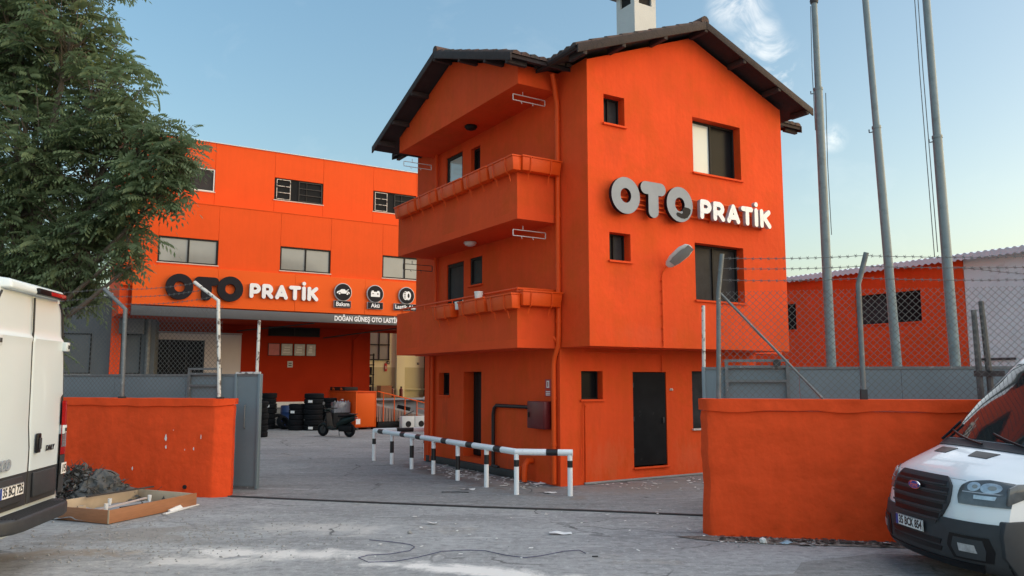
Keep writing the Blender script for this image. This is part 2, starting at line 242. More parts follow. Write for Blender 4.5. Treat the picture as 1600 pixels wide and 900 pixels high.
# ------------------------------------------------------------------ mesh helpers
class MB:
    def __init__(s): s.b = bmesh.new()
    def hexa(s, p):                       # 8 corners: bottom ring 0-3, top ring 4-7
        v = [s.b.verts.new(q) for q in p]
        for f in ((3, 2, 1, 0), (4, 5, 6, 7), (0, 1, 5, 4), (1, 2, 6, 5), (2, 3, 7, 6), (3, 0, 4, 7)): s.b.faces.new([v[i] for i in f])
        return s
    def box(s, x0, x1, y0, y1, z0, z1, m=None):
        p = [(x0, y0, z0), (x1, y0, z0), (x1, y1, z0), (x0, y1, z0), (x0, y0, z1), (x1, y0, z1), (x1, y1, z1), (x0, y1, z1)]
        if m: p = [m(*q) for q in p]
        return s.hexa(p)
    def poly(s, pts): s.b.faces.new([s.b.verts.new(p) for p in pts]); return s
    def prism(s, pts, off):               # polygon pts swept by vector off
        off = Vector(off); a = [s.b.verts.new(p) for p in pts]; c = [s.b.verts.new(Vector(p)+off) for p in pts]; n = len(pts)
        s.b.faces.new(a[::-1]); s.b.faces.new(c)
        for i in range(n): s.b.faces.new((a[i], a[(i+1) % n], c[(i+1) % n], c[i]))
        return s
    def tube(s, pts, r, n=8, caps=True):
        pts = [Vector(p) for p in pts]; rs = r if isinstance(r, (list, tuple)) else [r]*len(pts); rings = []
        up = None
        for i, p in enumerate(pts):
            d = (pts[min(i+1, len(pts)-1)]-pts[max(i-1, 0)]).normalized()
            if up is None: up = Vector((0, 0, 1)) if abs(d.z) < .9 else Vector((1, 0, 0))
            a = d.cross(up)
            if a.length < 1e-4: a = d.orthogonal()
            a.normalize(); b = a.cross(d).normalized(); up = b
            rings.append([s.b.verts.new(p+(a*math.cos(k*2*math.pi/n)+b*math.sin(k*2*math.pi/n))*rs[i]) for k in range(n)])
        for i in range(len(rings)-1):
            for k in range(n): s.b.faces.new((rings[i][k], rings[i][(k+1) % n], rings[i+1][(k+1) % n], rings[i+1][k]))
        if caps:
            s.b.faces.new(rings[0][::-1]); s.b.faces.new(rings[-1])
        return s
    def lathe(s, prof, n=20, o=(0, 0, 0), ax='z', closed=False):
        rings = []; o = Vector(o)
        for r, h in prof:
            ring = []
            for k in range(n):
                a = k*2*math.pi/n; c, d = r*math.cos(a), r*math.sin(a)
                v = {'z': (c, d, h), 'x': (h, c, d), 'y': (c, h, d)}[ax]
                ring.append(s.b.verts.new(o+Vector(v)))
            rings.append(ring)
        m = len(rings)
        for i in range(m if closed else m-1):
            for k in range(n): s.b.faces.new((rings[i][k], rings[i][(k+1) % n], rings[(i+1) % m][(k+1) % n], rings[(i+1) % m][k]))
        if not closed:
            if prof[0][0] > 1e-5: s.b.faces.new(rings[0][::-1])
            if prof[-1][0] > 1e-5: s.b.faces.new(rings[-1])
        return s
    def grid(s, f, us, vs):
        g = [[s.b.verts.new(f(u, v)) for v in vs] for u in us]
        for i in range(len(us)-1):
            for j in range(len(vs)-1): s.b.faces.new((g[i][j], g[i+1][j], g[i+1][j+1], g[i][j+1]))
        return g
    def build(s, name, m, parent=None, bev=0, seg=2, smooth=True, loc=None, recalc=True):
        b = s.b
        if recalc: bmesh.ops.recalc_face_normals(b, faces=b.faces[:])
        if bev: bmesh.ops.bevel(b, geom=[e for e in b.edges if len(e.link_faces) == 2 and e.calc_face_angle(0) > 0.5], offset=bev, segments=seg, affect='EDGES', profile=0.5, clamp_overlap=True)
        me = bpy.data.meshes.new(name); b.to_mesh(me); b.free()
        me.materials.append(MATS[m])
        if smooth and len(me.polygons):
            me.polygons.foreach_set('use_smooth', [True]*len(me.polygons)); me.set_sharp_from_angle(angle=R(38))
        o = bpy.data.objects.new(name, me); col.objects.link(o)
        if parent: o.parent = parent
        if loc: o.location = loc
        return o
def tag(o, label=None, cat=None, group=None, kind=None):
    if label: o['label'] = label
    if cat: o['category'] = cat
    if group: o['group'] = group
    if kind: o['kind'] = kind
    return o
def empty(name, loc, rz, label, cat, group=None):
    o = bpy.data.objects.new(name, None); col.objects.link(o); o.location = loc; o.rotation_euler = (0, 0, R(rz)); o.empty_display_size = 0.2
    return tag(o, label, cat, group)
def copy_tree(o, parent=None):
    c = o.copy(); col.objects.link(c)
    if parent: c.parent = parent
    for ch in list(o.children): copy_tree(ch, c)
    return c
def text(name, body, size, m, parent, loc, rot, extrude=0.004, fat=0.0, align='LEFT', space=1.0, shear=0.0, sx=1.0):
    cu = bpy.data.curves.new(name, 'FONT'); cu.body = body; cu.size = size; cu.extrude = extrude; cu.offset = fat; cu.align_x = align; cu.align_y = 'CENTER'
    cu.space_character = space; cu.shear = shear; cu.resolution_u = 4
    t = bpy.data.objects.new(name, cu); col.objects.link(t)
    dg = bpy.context.evaluated_depsgraph_get(); me = bpy.data.meshes.new_from_object(t.evaluated_get(dg))
    col.objects.unlink(t); bpy.data.objects.remove(t)
    o = bpy.data.objects.new(name, me); col.objects.link(o); me.materials.clear(); me.materials.append(MATS[m])
    o.location = loc; o.rotation_euler = rot; o.scale = (sx, 1, 1)
    if parent: o.parent = parent
    return o
FRONT = (R(90), 0, 0)                    # text facing local -y

def wall_open(mb, m, u0, u1, z0, z1, ops, depth, top=None):
    """plane wall with rectangular openings and their reveals; m(u,z,d) maps to space, d inward; ops: (a,b,c,d[,depth])"""
    us = sorted({u0, u1, *[o[0] for o in ops], *[o[1] for o in ops]}); zs = sorted({z0, z1, *[o[2] for o in ops], *[o[3] for o in ops]})
    for i in range(len(us)-1):
        for j in range(len(zs)-1):
            cu, cz = (us[i]+us[i+1])/2, (zs[j]+zs[j+1])/2
            if any(o[0] < cu < o[1] and o[2] < cz < o[3] for o in ops): continue
            mb.poly([m(us[i], zs[j], 0), m(us[i+1], zs[j], 0), m(us[i+1], zs[j+1], 0), m(us[i], zs[j+1], 0)])
    for o in ops:
        a, b, c, d = o[:4]; e = o[4] if len(o) > 4 else depth
        for p, q in (((a, c), (b, c)), ((b, c), (b, d)), ((b, d), (a, d)), ((a, d), (a, c))):
            mb.poly([m(*p, 0), m(*q, 0), m(*q, e), m(*p, e)])
    bmesh.ops.remove_doubles(mb.b, verts=mb.b.verts[:], dist=0.0005)
    return mb
def mbox(mb, m, u0, u1, z0, z1, d0, d1):
    return mb.hexa([m(u0, z0, d0), m(u1, z0, d0), m(u1, z0, d1), m(u0, z0, d1), m(u0, z1, d0), m(u1, z1, d0), m(u1, z1, d1), m(u0, z1, d1)])
def window(parent, m, a, b, c, d, depth, frame="black_frame", panes=("dark_glass",), sill="orange_render_soft", fw=0.045, split=None, sill_out=0.05):
    f = MB(); d0, d1 = depth-0.06, depth+0.02
    mbox(f, m, a+.002, a+fw, c+.002, d-.002, d0, d1); mbox(f, m, b-fw, b-.002, c+.002, d-.002, d0, d1)
    mbox(f, m, a+fw, b-fw, c+.002, c+fw, d0+.003, d1); mbox(f, m, a+fw, b-fw, d-fw, d-.002, d0+.003, d1)
    n = len(panes); xs = [a+fw+(b-a-2*fw)*k/n for k in range(n+1)]
    for k in range(1, n): mbox(f, m, xs[k]-fw*.55, xs[k]+fw*.55, c+fw, d-fw, d0+.006, d1)
    w = f.build("window", frame, parent)
    for k in range(n):
        mbox(MB(), m, xs[k]+.004, xs[k+1]-.004, c+fw*.9, d-fw*.9, depth-.02, depth) .build("pane", panes[k], w)
    if sill: mbox(MB(), m, a-.035, b+.035, c-.035, c+.003, -sill_out, depth-.062).build("sill", sill, w)
    return w
mbmesh = None

# ------------------------------------------------------------------ ground
def sheet(name, pts, z, m): 
    o = MB().poly([(x, y, z) for x, y in pts]).build(name, m, smooth=False); return tag(o, kind='structure')
def noisy(pts, amp, step=0.25, seed=0):
    out = []
    for i in range(len(pts)):
        a = Vector((*pts[i], 0)); b = Vector((*pts[(i+1) % len(pts)], 0)); n = max(1, int((b-a).length/step))
        for k in range(n):
            p = a.lerp(b, k/n); q = noise.noise_vector(p*1.3+Vector((seed, 0, 0))); p2 = p+q*amp; out.append((p2.x, p2.y))
    return out
sheet("ground", [(-300, -60), (300, -60), (300, 400), (-300, 400)], 0, "drive_concrete")
sheet("yard", [(-4.9, 14.3), (-2.58, 13.72), (-0.6, 13.2), (1.2, 12.83), (2.95, 12.35), (16, 10), (40, 40), (-40, 60), (-30, 22)], 0.004, "yard_asphalt")
sheet("street", noisy([(-30, 2), (-6, 5.6), (-2.2, 8.6), (0.2, 8.2), (2.1, 8.6), (3.0, 8.75), (3.3, 9.3), (4.4, 9.7), (9, 8.9), (30, 5), (30, -20), (-30, -20)], 0.12), 0.004, "street_asphalt")
sheet("wall_foot_dirt", noisy([(2.2, 10.75), (3.0, 10.9), (6, 10.1), (6, 9.75), (3.6, 10.25), (2.7, 10.45)], 0.09, 0.12, 5), 0.009, "wall_foot_dirt")
# steel gate track sunk in the drive
tk = MB()
trk = [(-5.2, 14.46), (-4.0, 14.1), (-2.58, 13.72), (-0.6, 13.2), (1.2, 12.83), (3.0, 12.35)]
for (x0, y0), (x1, y1) in zip(trk, trk[1:]):
    d = Vector((x1-x0, y1-y0, 0)).normalized(); n = Vector((-d.y, d.x, 0))*.035
    a, b = Vector((x0, y0, 0)), Vector((x1, y1, 0)); tk.hexa([*(p+Vector((0, 0, .001)) for p in (a-n, b-n, b+n, a+n)), *(p+Vector((0, 0, .022)) for p in (a-n, b-n, b+n, a+n))])
tag(tk.build("gate_track", "steel_dark"), kind='structure')

# ------------------------------------------------------------------ three-storey house (local frame: x right along the front, y back, z up)
HO, HY = (0.94, 15.678, 0), 32
house = empty("house", HO, HY, "three storey orange house with dark gabled roof and balconies behind the barrier rail", "house")
hF = lambda y0: (lambda u, z, d: (u, y0+d, z))
hL = lambda x0: (lambda u, z, d: (x0+d, u, z))
W_ = 5.62; OV = -0.97; YB = 6.67
# ground floor
gf_ops = [(0.52, 1.065, 1.665, 2.235), (1.86, 2.79, 0.265, 2.225, 0.10), (3.555, 4.75, 1.0, 2.25)]
b = MB(); wall_open(b, hF(0), 0, W_, 0, 2.69, gf_ops, 0.24); b.build("wall", "orange_render", house)
gl_ops = [(4.68, 5.25, 1.68, 2.235, 0.22), (3.10, 3.95, 0.28, 2.25, 0.34)]
b = MB(); wall_open(b, hL(0), 0, 5.9, 0, 2.69, gl_ops, 0.16); b.build("wall", "orange_render", house)
MB().poly([(W_, 0, 0), (W_, 5.9, 0), (W_, 5.9, 2.69), (W_, 0, 2.69)]).poly([(0, 5.9, 0), (W_, 5.9, 0), (W_, 5.9, 2.69), (0, 5.9, 2.69)]).build("wall", "orange_render", house)
window(house, hF(0), 0.52, 1.065, 1.665, 2.235, 0.23, panes=("dark_glass",), fw=.03)
w5 = window(house, hF(0), 3.555, 4.75, 1.0, 2.25, 0.12, panes=("mesh_glass", "mesh_glass"), sill="sill_stone")
window(house, hL(0), 4.68, 5.25, 1.68, 2.235, 0.2)
d = mbox(MB(), hF(0), 1.872, 2.778, 0.29, 2.213, 0.012, 0.05).build("door", "black_door", house, bev=0.006)
mbox(MB(), hF(0), 2.66, 2.70, 1.15, 1.27, -0.03, 0.012).build("handle", "steel_dark", d, bev=0.008)
for z in (.55, 1.2, 1.9): mbox(MB(), hF(0), 1.862, 1.885, z, z+.1, -0.006, 0.012).build("hinge", "steel_dark", d)
mbox(MB(), hF(0), 1.84, 2.81, 0.225, 0.265, -0.05, 0.1).build("threshold", "orange_render_soft", house, bev=0.01)
d = MB()
for k in range(4): mbox(d, hL(0), 3.11+k*.21, 3.11+k*.21+.2, 0.30, 2.24, 0.27, 0.31)
d = d.build("door", "black_frame", house, bev=0.006); mbox(MB(), hL(0), 3.16, 3.19, 1.1, 1.3, 0.24, 0.27).build("handle", "steel_dark", d)
mbox(MB(), hL(0), 1.4, 5.75, 0.012, 0.17, -0.10, -0.004).build("plinth", "steel_dark", house, bev=0.01)
mbox(MB(), hF(0), 0.56, W_, 0.012, 0.05, -0.05, -0.003).build("plinth", "concrete", house, bev=0.008)
# upper storeys
uf_ops = [(0.405, 0.935, 7.06, 7.655), (2.80, 4.25, 6.41, 7.62), (0.503, 1.033, 4.35, 4.905), (2.775, 4.235, 3.70, 4.905)]
AP = 9.36
b = MB(); wall_open(b, hF(OV), 0, W_, 2.69, 8.27, uf_ops, 0.26); b.poly([(0, OV, 8.27), (W_, OV, 8.27), (W_/2, OV, AP)])
b.poly([(0, OV, 2.69), (W_, OV, 2.69), (W_, 0.0, 2.69), (0, 0.0, 2.69)]); b.build("wall", "orange_render", house)
ul_ops = [(4.08, 4.95, 5.3, 7.70, 0.10), (3.20, 3.66, 6.90, 7.62), (3.98, 4.86, 2.85, 4.93, 0.10), (3.085, 3.665, 4.28, 4.94, 0.1)]
b = MB(); wall_open(b, hL(0), OV, YB, 2.69, 8.30, ul_ops, 0.16); b.build("wall", "orange_render", house)
b = MB().poly([(W_, OV, 2.69), (W_, YB, 2.69), (W_, YB, 8.3), (W_, OV, 8.3)]).poly([(0, YB, 2.69), (W_, YB, 2.69), (W_, YB, 8.27), (W_/2, YB, AP), (0, YB, 8.27)])
b.poly([(0, 5.9, 2.69), (W_, 5.9, 2.69), (W_, YB, 2.69), (0, YB, 2.69)]); b.build("wall", "orange_render", house)
window(house, hF(OV), 0.405, 0.935, 7.06, 7.655, 0.25, panes=("dark_glass", "mesh_glass"), fw=.03)
tag(window(house, hF(OV), 2.80, 4.25, 6.41, 7.62, 0.25, panes=("pale_glass", "dark_glass"), frame="black_frame"), "top floor window with pale left pane and dark open right half")
window(house, hF(OV), 0.503, 1.033, 4.35, 4.905, 0.25, panes=("dark_glass", "mesh_glass"), fw=.03)
window(house, hF(OV), 2.775, 4.235, 3.70, 4.905, 0.25, panes=("mesh_glass", "mesh_glass"))
window(house, hL(0), 3.20, 3.66, 6.90, 7.62, 0.16); window(house, hL(0), 3.085, 3.665, 4.28, 4.94, 0.08, fw=0.06, panes=("mesh_glass",))
def balcony_door(z0, z1, a, b_, pane):
    m = hL(0); f = MB()
    mbox(f, m, a+.002, a+.08, z0, z1-.002, 0.03, 0.1); mbox(f, m, b_-.08, b_-.002, z0, z1-.002, 0.03, 0.1); mbox(f, m, a+.08, b_-.08, z1-.09, z1-.002, 0.033, 0.1); mbox(f, m, a+.08, b_-.08, z0, z0+.12, .033, .1)
    d = f.build("door", "black_frame", house); mbox(MB(), m, a+.075, b_-.075, z0+.11, z1-.085, 0.06, 0.075).build("pane", pane, d)
    mbox(MB(), m, a+.03, a+.05, z0+1.0, z0+1.12, 0.0, .03).build("handle", "chrome", d)
balcony_door(5.32, 7.70, 4.08, 4.95, "pale_glass"); balcony_door(2.86, 4.93, 3.98, 4.86, "mesh_glass")
# balconies on both long sides: slab, parapet
BX = 0.97
def balcony(sx, z, ptop):
    X = (lambda x: x if sx < 0 else W_-x)
    mm = lambda x, y, zz: (X(x), y, zz)
    s = MB().box(-BX, -.002, .03, 5.70, z, z+.16, mm).build("balcony", "orange_render_soft", house)
    p = MB().box(-BX, -BX+.11, .03, 5.70, z+.16, ptop, mm); p.box(-BX+.11, -.002, .03, .14, z+.16, ptop-.002, mm); p.box(-BX+.11, -.002, 5.59, 5.70, z+.16, ptop-.002, mm)
    p.build("parapet", "orange_render", s)
    return s
for sx in (-1, 1):
    lo = balcony(sx, 2.67, 3.70); up = balcony(sx, 5.18, 6.20)
    X = (lambda x: x if sx < 0 else W_-x)
    r = MB(); pts = [(X(-.92), 5.62, 3.82), (X(-.92), .08, 3.82), (X(-.04), .08, 3.82)]
    r.tube(pts, .022, 8)
    for y in (.10, 1.4, 2.8, 4.2, 5.0, 5.5): r.tube([(X(-.92), y, 3.69), (X(-.92), y, 3.82)], .014, 6)
    r.build("rail", "orange_metal", lo)
    # gable block over the balcony
    g = MB(); yc = 2.86
    pts = [(-BX, .0, 7.90), (-BX, 5.72, 7.90), (-BX, 5.72, 8.30), (-BX, yc, 9.34), (-BX, .0, 8.30)]
    g.prism([(X(p[0]), p[1], p[2]) for p in pts], (BX if sx < 0 else -BX, 0, 0)); g.build("gable_wall", "orange_render", house)
# roof: two crossing gables with wooden soffits, barge boards, purlin ends and clay tiles
roof = MB()
RZ1, S1 = 9.52, 0.375; E1 = 3.36; XC = W_/2       # front-back ridge
RZ2, S2, YC = 9.47, 0.365, 2.86
TH = .07
Y0, Y1, X0, X1 = -1.42, 7.12, -1.40, 7.02
def slopes():
    out = []
    for sgn in (-1, 1):
        out.append((lambda a, t, s=sgn: (XC+s*t, Y0+(Y1-Y0)*a, RZ1-S1*t), E1, Y1-Y0, sgn, 1))
        e = 3.60 if sgn > 0 else 3.30
        out.append((lambda a, t, s=sgn: (X0+(X1-X0)*a, YC+s*t, RZ2-S2*t), e, X1-X0, sgn, 2))
    return out
for f, e, ln, sgn, k in slopes():
    p = [Vector(f(0, 0)), Vector(f(1, 0)), Vector(f(1, e)), Vector(f(0, e))]
    dz = Vector((0, 0, -TH - (0.004 if k == 2 else 0)))
    roof.hexa([*[q+dz for q in p], *p])
roof = roof.build("roof", "soffit_wood", house, smooth=False)
tiles = MB()
for f, e, ln, sgn, k in slopes():
    n = int(ln/.21); rows = 9
    for i in range(n):
        a0 = (i+.5)/n; w = .5/n
        prev = None
        for j in range(rows+1):
            t = -.02+(e+.05)*j/rows
            for st in ((0,) if j in (0, rows) else (1, 0)):
                ring = []
                for q in range(5):
                    an = math.pi*q/4; P = Vector(f(a0-w*.95*math.cos(an), t)); P.z += .012+.085*math.sin(an)-(.0 if st == 0 else -.018); ring.append(tiles.b.verts.new(P))
                if prev:
                    for q in range(4): tiles.b.faces.new((prev[q], prev[q+1], ring[q+1], ring[q]))
                prev = ring
        tiles.b.faces.new(prev)
o = tiles.build("roof_tiles", "roof_tile", roof, recalc=False); o['kind'] = 'stuff'
rt = MB()
for k in range(int((Y1-Y0)/.36)):
    y = Y0+.36*k; rt.tube([(XC, y, RZ1+.05), (XC, y+.40, RZ1+.075)], [.11, .095], 10)
for k in range(int((X1-X0)/.36)):
    x = X0+.36*k; rt.tube([(x, YC, RZ2+.05), (x+.40, YC, RZ2+.075)], [.11, .095], 10)
rt.build("ridge_tiles", "roof_tile", roof)['kind'] = 'stuff'
def board(p, q, h, nrm, th=.035):
    p, q, nrm = Vector(p), Vector(q), Vector(nrm)*th; dn = Vector((0, 0, -h))
    return MB().hexa([p+dn, q+dn, q+dn+nrm, p+dn+nrm, p, q, q+nrm, p+nrm]).build("barge_board", "roof_wood", roof, bev=0.006)
for yy, nn in ((Y0, (0, -1, 0)), (Y1, (0, 1, 0))):
    for s in (-1, 1): board((XC+s*.005, yy, RZ1+.03), (XC+s*(E1+.02), yy, RZ1+.03-S1*(E1+.02)), .17, nn)
for xx, nn in ((X0, (-1, 0, 0)), (X1, (1, 0, 0))):
    board((xx, YC-.005, RZ2+.03), (xx, YC-3.32, RZ2+.03-S2*3.32), .17, nn); board((xx, YC+.005, RZ2+.03), (xx, YC+3.62, RZ2+.03-S2*3.62), .17, nn)
# purlins showing under the rake overhangs
for yy0, yy1 in ((Y0-.02, OV), (YB, Y1+.02)):
    for t in (0, 1.15, 2.25, 3.2):
        for s in ((-1, 1) if t else (1,)):
            x = XC+s*t; z = RZ1-S1*t-TH-.07
            MB().box(x-.045, x+.045, yy0, yy1, z-.06, z+.06).build("purlin", "roof_wood", roof, bev=.008)
for xx0, xx1 in ((X0-.02, -BX), (W_+BX, X1+.02)):
    for t in (0, 1.2, 2.3, 3.15):
        for s in ((-1, 1) if t else (1,)):
            y = YC+s*t; z = RZ2-S2*t-TH-.07
            MB().box(xx0, xx1, y-.045, y+.045, z-.06, z+.06).build("purlin", "roof_wood", roof, bev=.008)
# gutters along the short front eaves
for xx in (-.62, W_+.62):
    MB().tube([(xx+(.08 if xx < 0 else -.08), Y0+.05, 8.26), (xx+(.08 if xx < 0 else -.08), -.45, 8.25)], .05, 8).build("gutter", "roof_wood", roof)
# chimney (rendered shaft with openings below a slab)
ch = MB(); cx0, cx1, cy0, cy1 = 2.275, 2.915, .2, .83
ch.box(cx0, cx1, cy0, cy1, 9.1, 10.55)
for x0, x1, y0, y1 in ((cx0, cx0+.13, cy0, cy0+.13), (cx1-.13, cx1, cy0, cy0+.13), (cx0, cx0+.13, cy1-.13, cy1), (cx1-.13, cx1, cy1-.13, cy1)): ch.box(x0, x1, y0, y1, 10.552, 10.86)
ch = ch.build("chimney", "chimney_render", roof)
MB().box(cx0-.12, cx1+.12, cy0-.12, cy1+.12, 10.862, 10.95).build("cap", "concrete", ch, bev=.012)
MB().box(cx0+.05, cx1-.05, cy0+.05, cy1-.05, 10.50, 10.861).build("flue", "dark_interior", ch)
# drainpipes
dp = MB(); dp.tube([(-.28, -.20, 8.18), (-.20, -.15, 8.0), (-.10, -.07, 7.75), (-.065, -.06, 7.62), (-.065, -.06, 2.95), (-.065, -.04, 2.72), (-.065, .09, 2.50), (-.065, .12, 2.35), (-.065, .12, .05)], .05, 10)
dp.tube([(-.065, -.05, 2.78), (-.14, .1, 2.95), (-.16, .13, 3.0)], .035, 8)
dp = dp.build("drainpipe", "orange_metal", house)
for z in (7.3, 5.3, 4.3, 3.2, 1.7, .8):
    y = -.06 if z > 2.6 else .12
    MB().lathe([(.058, z-.02), (.058, z+.02)], 12, (-.065, y, 0)).build("bracket", "orange_metal", dp)
MB().tube([(-.065, 5.38, 8.0), (-.065, 5.38, 2.75)], .045, 8).build("drainpipe", "orange_metal", house)
MB().tube([(-.065, 5.5, 2.64), (-.065, 5.5, .05)], .045, 8).build("drainpipe", "orange_metal", house)
MB().box(-.09, -.003, 5.62, 5.88, .02, 2.66).build("pilaster", "orange_render_soft", house)
MB().tube([(.60, -.03, 1.52), (.57, -.03, 1.6), (.54, -.035, 1.5), (.52, -.04, .8), (.50, -.05, .25), (.46, -.06, .14)], .012, 6).build("conduit", "orange_metal", house)
MB().tube([(.60, -.018, 1.55), (.60, -.018, .05)], .016, 6).build("conduit", "orange_metal", house)
MB().tube([(.62, -.03, 2.62), (2.62, -.03, 2.60), (2.66, -.03, 2.56), (2.66, -.03, 2.22)], .012, 6).build("conduit", "orange_metal", house)
MB().tube([(-.03, .95, .42), (-.14, .95, .42), (-.22, .93, .34), (-.24, .92, .2), (-.24, .92, .02)], .06, 10).build("waste_pipe", "orange_metal", house)
MB().tube([(-.03, 1.2, .28), (-.16, 1.2, .28), (-.18, 1.2, .02)], .035, 8).build("waste_pipe", "orange_metal", house)
MB().lathe([(.045, 0), (.05, .02), (.03, .05)], 10, (2.93, 0, 1.83)).build("socket", "sill_stone", house)

# planter boxes hung on the balcony rails
def planter_mesh(L):
    b = MB(); b.hexa([(0.02, .01, -.06), (L-.02, .01, -.06), (L-.02, .19, -.06), (0.02, .19, -.06), (0, -.02, .2), (L, -.02, .2), (L, .19, .2), (0, .19, .2)])
    return b
def planter(kind, y, z, L, label, short=False, tilt=0):
    e = empty("planter_box", (0, 0, 0), 0, label, "planter box", "planter boxes on the balcony rails")
    planter_mesh(L).build("trough", "orange_metal", e, bev=.012)
    MB().box(-.010, L+.010, -.036, .200, .2, .232).build("rim", "orange_metal", e, bev=.005)
    for q in (.2, .72):
        MB().tube([(L*q, -.034, .215), (L*q, -.026, .0), (L*q, .0, -.075), (L*q, .06, -.10), (L*q, .10, -.24)], .010, 6).build("bracket", "orange_metal", e)
    M = Matrix.Translation(HO) @ Matrix.Rotation(R(HY), 4, 'Z')
    if short: M2 = Matrix.Translation((y, -.175, z))
    else: M2 = Matrix.Translation((-1.165, y+L, z)) @ Matrix.Rotation(R(-90), 4, 'Z')
    e.matrix_world = M @ M2 @ Matrix.Rotation(R(tilt), 4, 'Y')
ordn = ("first", "second", "third", "fourth", "fifth")
for i, (a, bb) in enumerate(((-.14, .80), (.88, 1.88), (1.98, 3.10), (3.2, 4.24), (4.34, 5.50))):
    planter(0, a, 6.16, bb-a, f"orange planter box on the long side of the top balcony, {ordn[i]} from the house corner", tilt=random.uniform(-.8, .8))
planter(0, -.98, 6.17, .92, "orange planter box on the short end of the top balcony beside the drainpipe", short=True)
for i, (a, bb) in enumerate(((-.10, .86), (.96, 2.06), (2.42, 3.3))):
    planter(0, a, 3.47, bb-a, f"orange planter box on the first floor balcony side, {ordn[i]} from the house corner", tilt=random.uniform(-.8, .8))
planter(0, -.98, 3.53, .92, "orange planter box on the short end of the first floor balcony beside the drainpipe", short=True)
HM = Matrix.Translation(HO) @ Matrix.Rotation(R(HY), 4, 'Z')
def hp(x, y, z): return HM @ Vector((x, y, z))
for (y, z, x), lab in (((1.36, 3.70, -1.07), "white paint tub on the first floor balcony planter below the small window"), ((2.24, 3.56, -1.06), "small white paint tub in the gap between two first floor planter boxes")):
    e = empty("paint_tub", hp(x, y, z), HY, lab, "tub", "white paint tubs on the balcony")
    MB().lathe([(.075, 0), (.09, .15)], 16).build("body", "plaster_white", e); MB().lathe([(.094, .14), (.094, .165), (.08, .165), (.08, .15)], 16).build("rim", "white_frame", e)
# white drying frames
def dry_frame(x0, x1, y, z0, z1, m, lab):
    e = empty("drying_frame", hp(x0, y, z0), HY, lab, "drying frame", "drying frames under the balcony ceilings")
    w, h = x1-x0, z1-z0; f = MB()
    for a in (0, h): f.box(0, w, 0, .018, a-.007, a+.007)
    for a in (0, w): f.box(a-.007, a+.007, 0.001, .017, .009, h-.009)
    f.build("frame", m, e)
    for a in (.25*w, .6*w): MB().tube([(a, .009, -.008), (a+.02, .009, -.05)], .006, 6).build("hook", m, e)
    MB().tube([(w*.3, .009, h), (w*.3, .009, h+.09)], .008, 6).build("hanger", m, e)
dry_frame(-.86, -.08, .35, 7.70, 7.82, "white_frame", "white rectangular drying frame under the gable ceiling near the drainpipe")
dry_frame(-.86, -.08, .35, 4.91, 5.03, "white_frame", "white rectangular drying frame under the middle balcony ceiling near the drainpipe")
dry_frame(-1.05, -.28, 5.25, 7.44, 7.56, "white_frame", "white rectangular drying frame at the far end under the gable ceiling")
dry_frame(-1.02, -.22, 5.25, 4.80, 4.94, "steel_dark", "dark rectangular drying frame at the far end of the first floor balcony")
for z, m, lab in ((7.89, "black_frame", "dark round ceiling lamp under the gable"), (5.17, "white_frame", "white round ceiling lamp above the first floor balcony")):
    e = empty("ceiling_lamp", hp(-.48, 2.8, z), HY, lab, "ceiling lamp")
    MB().lathe([(.14, 0), (.15, -.03)], 18).build("base", m, e); MB().lathe([(.135, -.03), (.12, -.07), (.06, -.095), (0.0, -.10)], 18).build("diffuser", m, e)
# fire cabinet, its pipe and the signs above it
e = empty("fire_hose_cabinet", hp(0, .25, 1.09), HY, "dark red fire hose cabinet on the house wall beside the drainpipe", "cabinet")
MB().box(-.2, -.004, 0, .62, 0, .54).build("body", "dark_red_paint", e, bev=.012)
dd = MB().box(-.214, -.201, .02, .60, .02, .52).build("door", "dark_red_paint", e, bev=.006); MB().box(-.235, -.215, .52, .55, .22, .32).build("handle", "black_frame", dd)
e = empty("water_pipe", hp(-.06, .9, 1.5), HY, "black water pipe running from the fire cabinet down the wall", "pipe")
MB().tube([(0, -.02, 0), (0, 1.42, .0), (0, 1.52, -.06), (0, 1.56, -.2), (0, 1.56, -1.48)], .04, 10).build("pipe", "black_pipe", e)
for z in (-.9, -1.3): MB().tube([(-.02, 1.56, z), (-.02, 1.30, z-.02)], .035, 8).build("valve", "black_pipe", e)
e = empty("fire_sign", hp(-.004, .285, 1.73), HY, "red fire equipment sign plates with white symbols above the hose cabinet", "sign")
for z0, z1 in ((.14, .34), (0, .125)):
    p = MB().box(-.012, 0, 0, .21, z0, z1).build("plate", "red_sign", e)
    if z0: 
        MB().box(-.016, -.012, .06, .15, z0+.03, z0+.17).build("symbol", "plate_white", p); MB().box(-.019, -.016, .09, .12, z0+.05, z0+.15).build("symbol", "red_sign", p)
    else:
        for q in range(3): MB().box(-.016, -.012, .03, .18, z0+.02+q*.033, z0+.036+q*.033).build("print_line", "plate_white", p)
